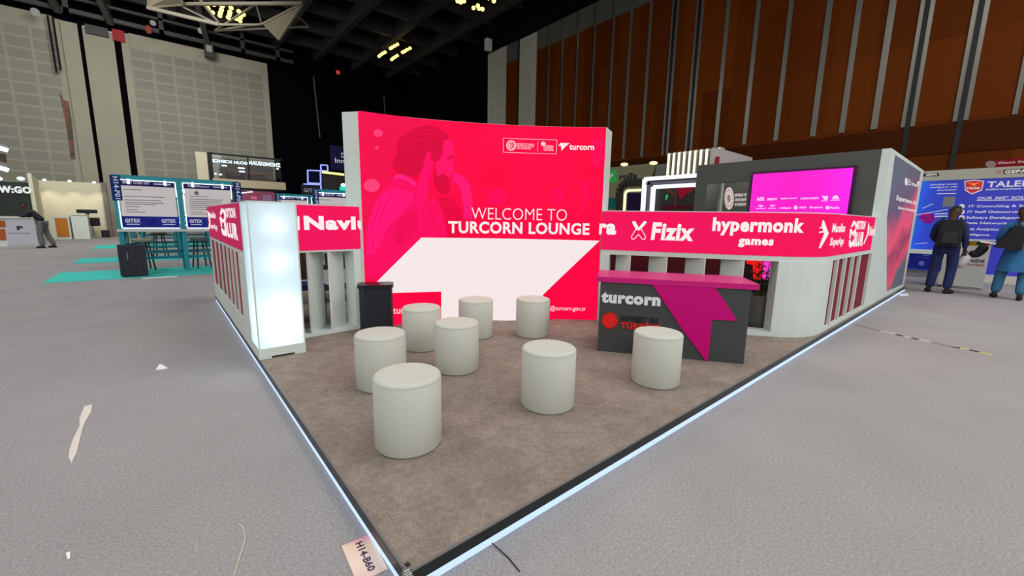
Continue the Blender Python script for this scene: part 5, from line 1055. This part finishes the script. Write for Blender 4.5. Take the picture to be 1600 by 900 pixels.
    if coatlong:
        pv = J['pelvis']; bm = bmesh.new(); rings = []
        for q_ in range(8):
            f_ = q_ / 7; z_ = pv.z + .08 - (coatlong + .08) * f_; rings.append([bm.verts.new(W((pv.x + (.155 + .05 * f_ + .012 * f_ * math.sin(5 * a_)) * math.cos(a_), pv.y + (.175 + .075 * f_ + .014 * f_ * math.sin(7 * a_)) * math.sin(a_), z_))) for a_ in [2 * math.pi * i / 36 for i in range(36)]])
        for A_, B_ in zip(rings, rings[1:]):
            for i in range(36): bm.faces.new((A_[i], B_[i], B_[(i + 1) % 36], A_[(i + 1) % 36]))
        link_bm('tunic_skirt', bm, top, root, smooth=True)
    build(Cn, Ce, top, 'tunic' if coatlong else 'jacket', root)
    Tn = {'pe': (J['pelvis'], (.135, .125))}; Te = []
    for s_ in 'lr':
        an = J['an' + s_] + Vector((0, 0, .0)); Tn.update({'hp' + s_: (J['hp' + s_], .105), 'kn' + s_: (J['kn' + s_], .085), 'an' + s_: (an, .075)}); Te += [('pe', 'hp' + s_), ('hp' + s_, 'kn' + s_), ('kn' + s_, 'an' + s_)]
    build(Tn, Te, leg, 'trousers', root)
    for s_ in 'lr':
        a_ = J['an' + s_]; tt = J['to' + s_]; dr = (tt - a_); dr.z = 0; dr.normalize(); h = Vector((a_.x, a_.y, 0)) - dr * .06
        Sn = {'a': (h + Vector((0, 0, .048)), (.044, .044)), 'b': (h + dr * .1 + Vector((0, 0, .046)), (.046, .042)), 'c': (h + dr * .2 + Vector((0, 0, .034)), (.046, .030)), 'd': (h + dr * .25 + Vector((0, 0, .028)), (.034, .024))}
        build(Sn, [('a', 'b'), ('b', 'c'), ('c', 'd')], shoe, 'shoe', root)
    return root, W, rz
NAVYC = M('navy_wool', (26, 38, 84), .8); NAVYJ = M('navy_jacket', (30, 44, 84), .8); BLKC = M('black_cloth', (26, 26, 30), .85); HAIRB = M('black_hair', (24, 20, 18), .8)
BLUET = M('blue_tunic_cloth', (38, 98, 150), .8, noise=(3, .35, .7), rgb2=(52, 118, 168)); STEEL = M('teal_blue_trousers', (48, 104, 136), .8)
def stance(**k):
    J = dict(pelvis=(0, 0, .96), chest=(0, 0, 1.30), neck=(.0, 0, 1.47), head=(.03, 0, 1.635), shl=(0, .175, 1.42), shr=(0, -.175, 1.42), ell=(-.03, .22, 1.13), elr=(-.03, -.22, 1.13), wrl=(.06, .23, .88), wrr=(.06, -.23, .88),
             hpl=(0, .10, .90), hpr=(0, -.10, .90), knl=(.02, .12, .50), knr=(.02, -.12, .50), anl=(-.02, .13, .09), anr=(-.02, -.13, .09), tol=(.14, .16, .04), tor=(.14, -.16, .04))
    J.update(k); return J
# man with backpack
p1 = onZ(1466, 457.5); sc1 = 1.07
J1 = stance(face=(.75, -.65, 0), head=(.05, -.03, 1.635), elr=(-.02, -.23, 1.13), wrr=(.08, -.25, .88), ell=(.06, .23, 1.14), wrl=(.24, .16, 1.02), anl=(-.02, .15, .09), anr=(-.05, -.10, .09), tol=(.14, .18, .04), tor=(.10, -.20, .04))
r1, W1, z1 = person('person in navy jacket and trousers with a black backpack, facing the blue booth', (p1.x, p1.y, 0), .08, sc1, J1, (NAVYJ, NAVYC, BLKC), HAIRB)
t = thing('backpack', 'large black backpack on the back of the person in navy', 'backpack', W1((-.16, 0, 1.0)))
b = MB(); vs = []
q = [W1(v) for v in ((-.165, -.18, .96), (-.165, .18, .96), (-.33, .16, .96), (-.33, -.16, .96))]; q2 = [W1(v) for v in ((-.165, -.16, 1.47), (-.165, .16, 1.47), (-.27, .13, 1.46), (-.27, -.13, 1.46))]
b.hexa(q, q2).bevel(.05, 3); b.out('bag_body', BLKC, t, smooth=True)
q = [W1(v) for v in ((-.32, -.12, 1.0), (-.32, .12, 1.0), (-.38, .10, 1.02), (-.38, -.10, 1.02))]; q2 = [W1(v) for v in ((-.30, -.11, 1.24), (-.30, .11, 1.24), (-.345, .09, 1.22), (-.345, -.09, 1.22))]
MB().hexa(q, q2).bevel(.02, 2).out('front_pocket', M('charcoal_cloth', (36, 36, 42), .85), t, smooth=True)
for sy in (-.12, .12):
    b = MB(); pl = [W1(v) for v in ((-.15, sy, 1.40), (-.05, sy, 1.515), (.1, sy * 1.05, 1.47), (.165, sy * 1.1, 1.28), (.06, sy * 1.45, 1.08), (-.14, sy * 1.3, 1.02))]
    for u, v in zip(pl, pl[1:]): b.bar(u, v, .05, .012)
    b.out('shoulder_strap', BLKC, t)
t = thing('folded_coat', 'rolled black and white coat held in the right hand of the person in navy', 'coat', W1((.16, -.3, .55)))
Cn = {'a': (W1((.17, -.31, .84)), .075), 'b': (W1((.19, -.42, .78)), .10), 'c': (W1((.2, -.49, .92)), .10), 'd': (W1((.21, -.52, 1.0)), .075)}
link_bm('dark_half', skin_mesh('x', Cn, [('a', 'b'), ('b', 'c'), ('c', 'd')], None, None), BLKC, t, smooth=True)
Cn = {'a': (W1((.18, -.33, .80)), .09), 'b': (W1((.16, -.26, .66)), .115), 'c': (W1((.15, -.18, .52)), .09)}
link_bm('light_half', skin_mesh('x', Cn, [('a', 'b'), ('b', 'c')], None, None), M('white_lining', (196, 192, 196), .8), t, smooth=True)
# person in blue tunic
p2 = onZ(1576, 467); sc2 = 1.06
J2 = stance(face=(.9, .3, 0), pelvis=(0, 0, .95), head=(.05, .02, 1.63), ell=(.02, .27, 1.15), wrl=(.26, .24, 1.03), elr=(.02, -.26, 1.15), wrr=(.22, -.14, 1.05), anl=(-.02, .19, .09), knl=(.02, .16, .5), tol=(.15, .22, .04), anr=(-.16, -.11, .09), tor=(.0, -.13, .04))
r2, W2, z2 = person('person in long blue tunic and trousers with a shoulder bag at the right picture edge', (p2.x, p2.y, 0), .05, sc2, J2, (BLUET, STEEL, BLKC), M('dark_brown_hair', (58, 34, 26), .8), coatlong=.42, hairlong=.07)
t = thing('shoulder_bag', 'black shoulder bag hanging at the back of the person in the blue tunic', 'bag', W2((-.15, .16, .95)))
q = [W2(v) for v in ((-.19, -.02, .93), (-.16, .34, .98), (-.30, .32, .98), (-.34, .0, .93))]; q2 = [W2(v) for v in ((-.175, -.03, 1.38), (-.16, .12, 1.40), (-.26, .12, 1.38), (-.28, -.02, 1.36))]
MB().hexa(q, q2).bevel(.04, 3).out('bag_body', BLKC, t, smooth=True)
b = MB(); pl = [W2(v) for v in ((-.18, .05, 1.35), (-.08, .1, 1.515), (.06, .08, 1.49), (.17, -.02, 1.3))]
for u, v in zip(pl, pl[1:]): b.bar(u, v, .045, .012)
b.out('shoulder_strap', BLKC, t)
t = thing('booklet', 'open white booklet in the left hand of the person in the blue tunic', 'booklet', W2((.36, .24, 1.02)))
q = [W2(v) for v in ((.24, .02, 1.03), (.24, .26, 1.0), (.46, .26, 1.02), (.46, .02, 1.05))]; MB().hexa(q, [v + Vector((0, 0, .012)) for v in q]).out('page', PAPERW, t)
q = [W2(v) for v in ((.24, .26, 1.0), (.24, .50, 1.05), (.46, .50, 1.07), (.46, .26, 1.02))]; MB().hexa(q, [v + Vector((0, 0, .012)) for v in q]).out('page', PAPERW, t)
# person leaning on the counter at the far left, facing left
p3 = onZ(72, 387.5); sc3 = 1.06
J3 = stance(face=(.8, -.1, -.6), pelvis=(-.02, 0, .95), chest=(.17, 0, 1.25), neck=(.30, 0, 1.40), head=(.40, 0, 1.53), shl=(.20, .18, 1.34), shr=(.20, -.18, 1.34), ell=(.36, .24, 1.14), elr=(.36, -.24, 1.14), wrl=(.56, .13, 1.22), wrr=(.56, -.11, 1.22), knl=(.06, .13, .5), knr=(-.06, -.11, .5), anl=(.02, .15, .09), anr=(-.2, -.12, .09), tol=(.18, .17, .04), tor=(-.04, -.13, .04))
person('person in black top and grey jeans leaning over the poster counter at the far left', (p3.x, p3.y, 0), math.pi - .15, sc3, J3, (M('black_shirt', (34, 34, 46), .85), M('grey_jeans', (104, 102, 108), .85), BLKC), HAIRB, hairlong=.04)

# ------------------------------------------------------------------ marks and small things on the hall carpet
FLOORS = lambda pts, z=.001: [onZ(x, y, z) for x, y in pts]
def floor_print(nm, polys, mat, lab, cat, z=.002, px=True):
    bm = bmesh.new(); c0 = None
    for po in polys:
        q = FLOORS(po, z); c0 = c0 or q[0].copy(); f = bm.faces.new([bm.verts.new(v) for v in q]); bmesh.ops.triangulate(bm, faces=[f])
    r = bmesh.ops.extrude_face_region(bm, geom=bm.faces[:]); bmesh.ops.translate(bm, verts=[v for v in r['geom'] if isinstance(v, bmesh.types.BMVert)], vec=(0, 0, .0015)); bmesh.ops.recalc_face_normals(bm, faces=bm.faces)
    o = link_bm(nm, bm, mat, None, c0); return tag(o, lab, cat)
zfl = lambda pts: Z(0, 600, 3, pts)
SCUFF = M('pale_tape_residue', (226, 216, 206), .7)
floor_print('tape_scrap', [zfl([(432, 95), (428, 130), (400, 175), (385, 215), (375, 260), (360, 320), (335, 372), (322, 345), (325, 310), (345, 250), (372, 200), (373, 160), (395, 105)])], SCUFF, 'torn pale tape scrap lying on the hall carpet at the left', 'tape scrap')
floor_print('paper_scrap', [zfl([(308, 792), (330, 785), (328, 820), (316, 822)])], PAPERW, 'tiny white paper scrap on the hall carpet near the lower left', 'paper scrap')
pz = [(1118, 655), (1140, 675), (1150, 720), (1140, 760), (1118, 830), (1095, 900)]
floor_print('thread', [zfl(line(u, v, 7)) for u, v in zip(pz, pz[1:])], M('cream_thread', (200, 190, 170)), 'curved pale thread on the hall carpet left of the stand tag', 'thread')
p = onZ(252, 577); b = MB(); b.hexa([(p.x - .04, p.y, 0), (p.x + .045, p.y - .01, 0), (p.x + .04, p.y + .06, 0), (p.x - .03, p.y + .05, 0)], [(p.x - .015, p.y + .03, .036), (p.x + .005, p.y + .03, .04), (p.x + .005, p.y + .04, .04), (p.x - .015, p.y + .04, .036)]); tag(b.out('paper_scrap', PAPERW, None, p), 'small crumpled white paper on the carpet left of the light tower', 'paper scrap')
floor_print('paper_label', [[(1405, 459.5), (1418, 458.5), (1420, 462), (1406, 463)]], PAPERW, 'white label on the floor by the far end of the light strip', 'label')
tp = [(1335, 507), (1376, 517), (1400, 522.5), (1412, 525.5), (1424, 528), (1436, 530.5), (1455, 534.5), (1488, 542), (1500, 544), (1515, 546.5), (1530, 550), (1549, 554.5)]
tm_ = [2, 0, 1, 0, 1, 0, 2, 1, 0, 1, 3]
tt = thing('hazard_tape', 'worn black and yellow tape line running across the hall carpet at the right', 'tape', onZ(1440, 531))
for k, (u, v) in enumerate(zip(tp, tp[1:])):
    A, B_ = onZ(*u, .002), onZ(*v, .002); mm = [M('tape_white', (214, 206, 186)), M('tape_black', (40, 40, 44)), M('tape_grey', (136, 132, 130)), M('tape_yellow', (206, 196, 96))][tm_[k] if k < 8 or tm_[k] == 1 else 3]
    MB().bar(A, B_, .05, .003).out('tape_piece', mm, tt)
tg = thing('stand_tag', 'printed floor tag reading H14-B60 beside the platform corner', 'tag', onZ(600, 870))
tc = [onZ(x, y, .004) for x, y in ((533.5, 853), (574, 835.5))]; dx_ = (tc[1] - tc[0]).normalized(); ln = (onZ(560, 900, .004) - tc[0]); dv = Vector((dx_.y, -dx_.x, 0)); dv = dv if dv.dot(ln) > 0 else -dv
wd_ = (tc[1] - tc[0]).length + .01; hd_ = wd_ * 1.9
o4 = [tc[0], tc[0] + dx_ * wd_, tc[0] + dx_ * wd_ + dv * hd_, tc[0] + dv * hd_]
TAGM = gradient('peach_tag_print', [(0, (240, 110, 130)), (.12, (232, 150, 160)), (.3, (240, 208, 184)), (.7, (246, 222, 205)), (1, (238, 200, 196))], o4[1], o4[3], noise=.12, nscale=8)
MB().hexa([v - Vector((0, 0, .003)) for v in o4], o4).out('card', TAGM, tg)
bm = bmesh.new(); bm.from_mesh(text_mesh('H14-B60', .025)); xs_ = [v.co.x for v in bm.verts]; ys_ = [v.co.y for v in bm.verts]
for v in bm.verts:
    u_ = (v.co.x - min(xs_)) / (max(xs_) - min(xs_)); w_ = (v.co.y - min(ys_)) / (max(ys_) - min(ys_)); v.co = tc[0] + dv * (hd_ * (.10 + .78 * u_)) + dx_ * (wd_ * (.42 + .26 * w_)) + Vector((0, 0, .001))
link_bm('lettering', bm, M('tag_ink', (60, 40, 80)), tg)
A, B_ = onZ(766, 846, .01), onZ(795, 872, .004); cu = [onZ(764, 843, .03), A, B_, onZ(812, 893, .004)]; b = MB()
for u, v in zip(cu, cu[1:]): b.tube(u, v, .0025, n=6)
tag(b.out('thin_cable', BLACK, None, A), 'thin black cable hanging from the light strip onto the hall carpet', 'cable')
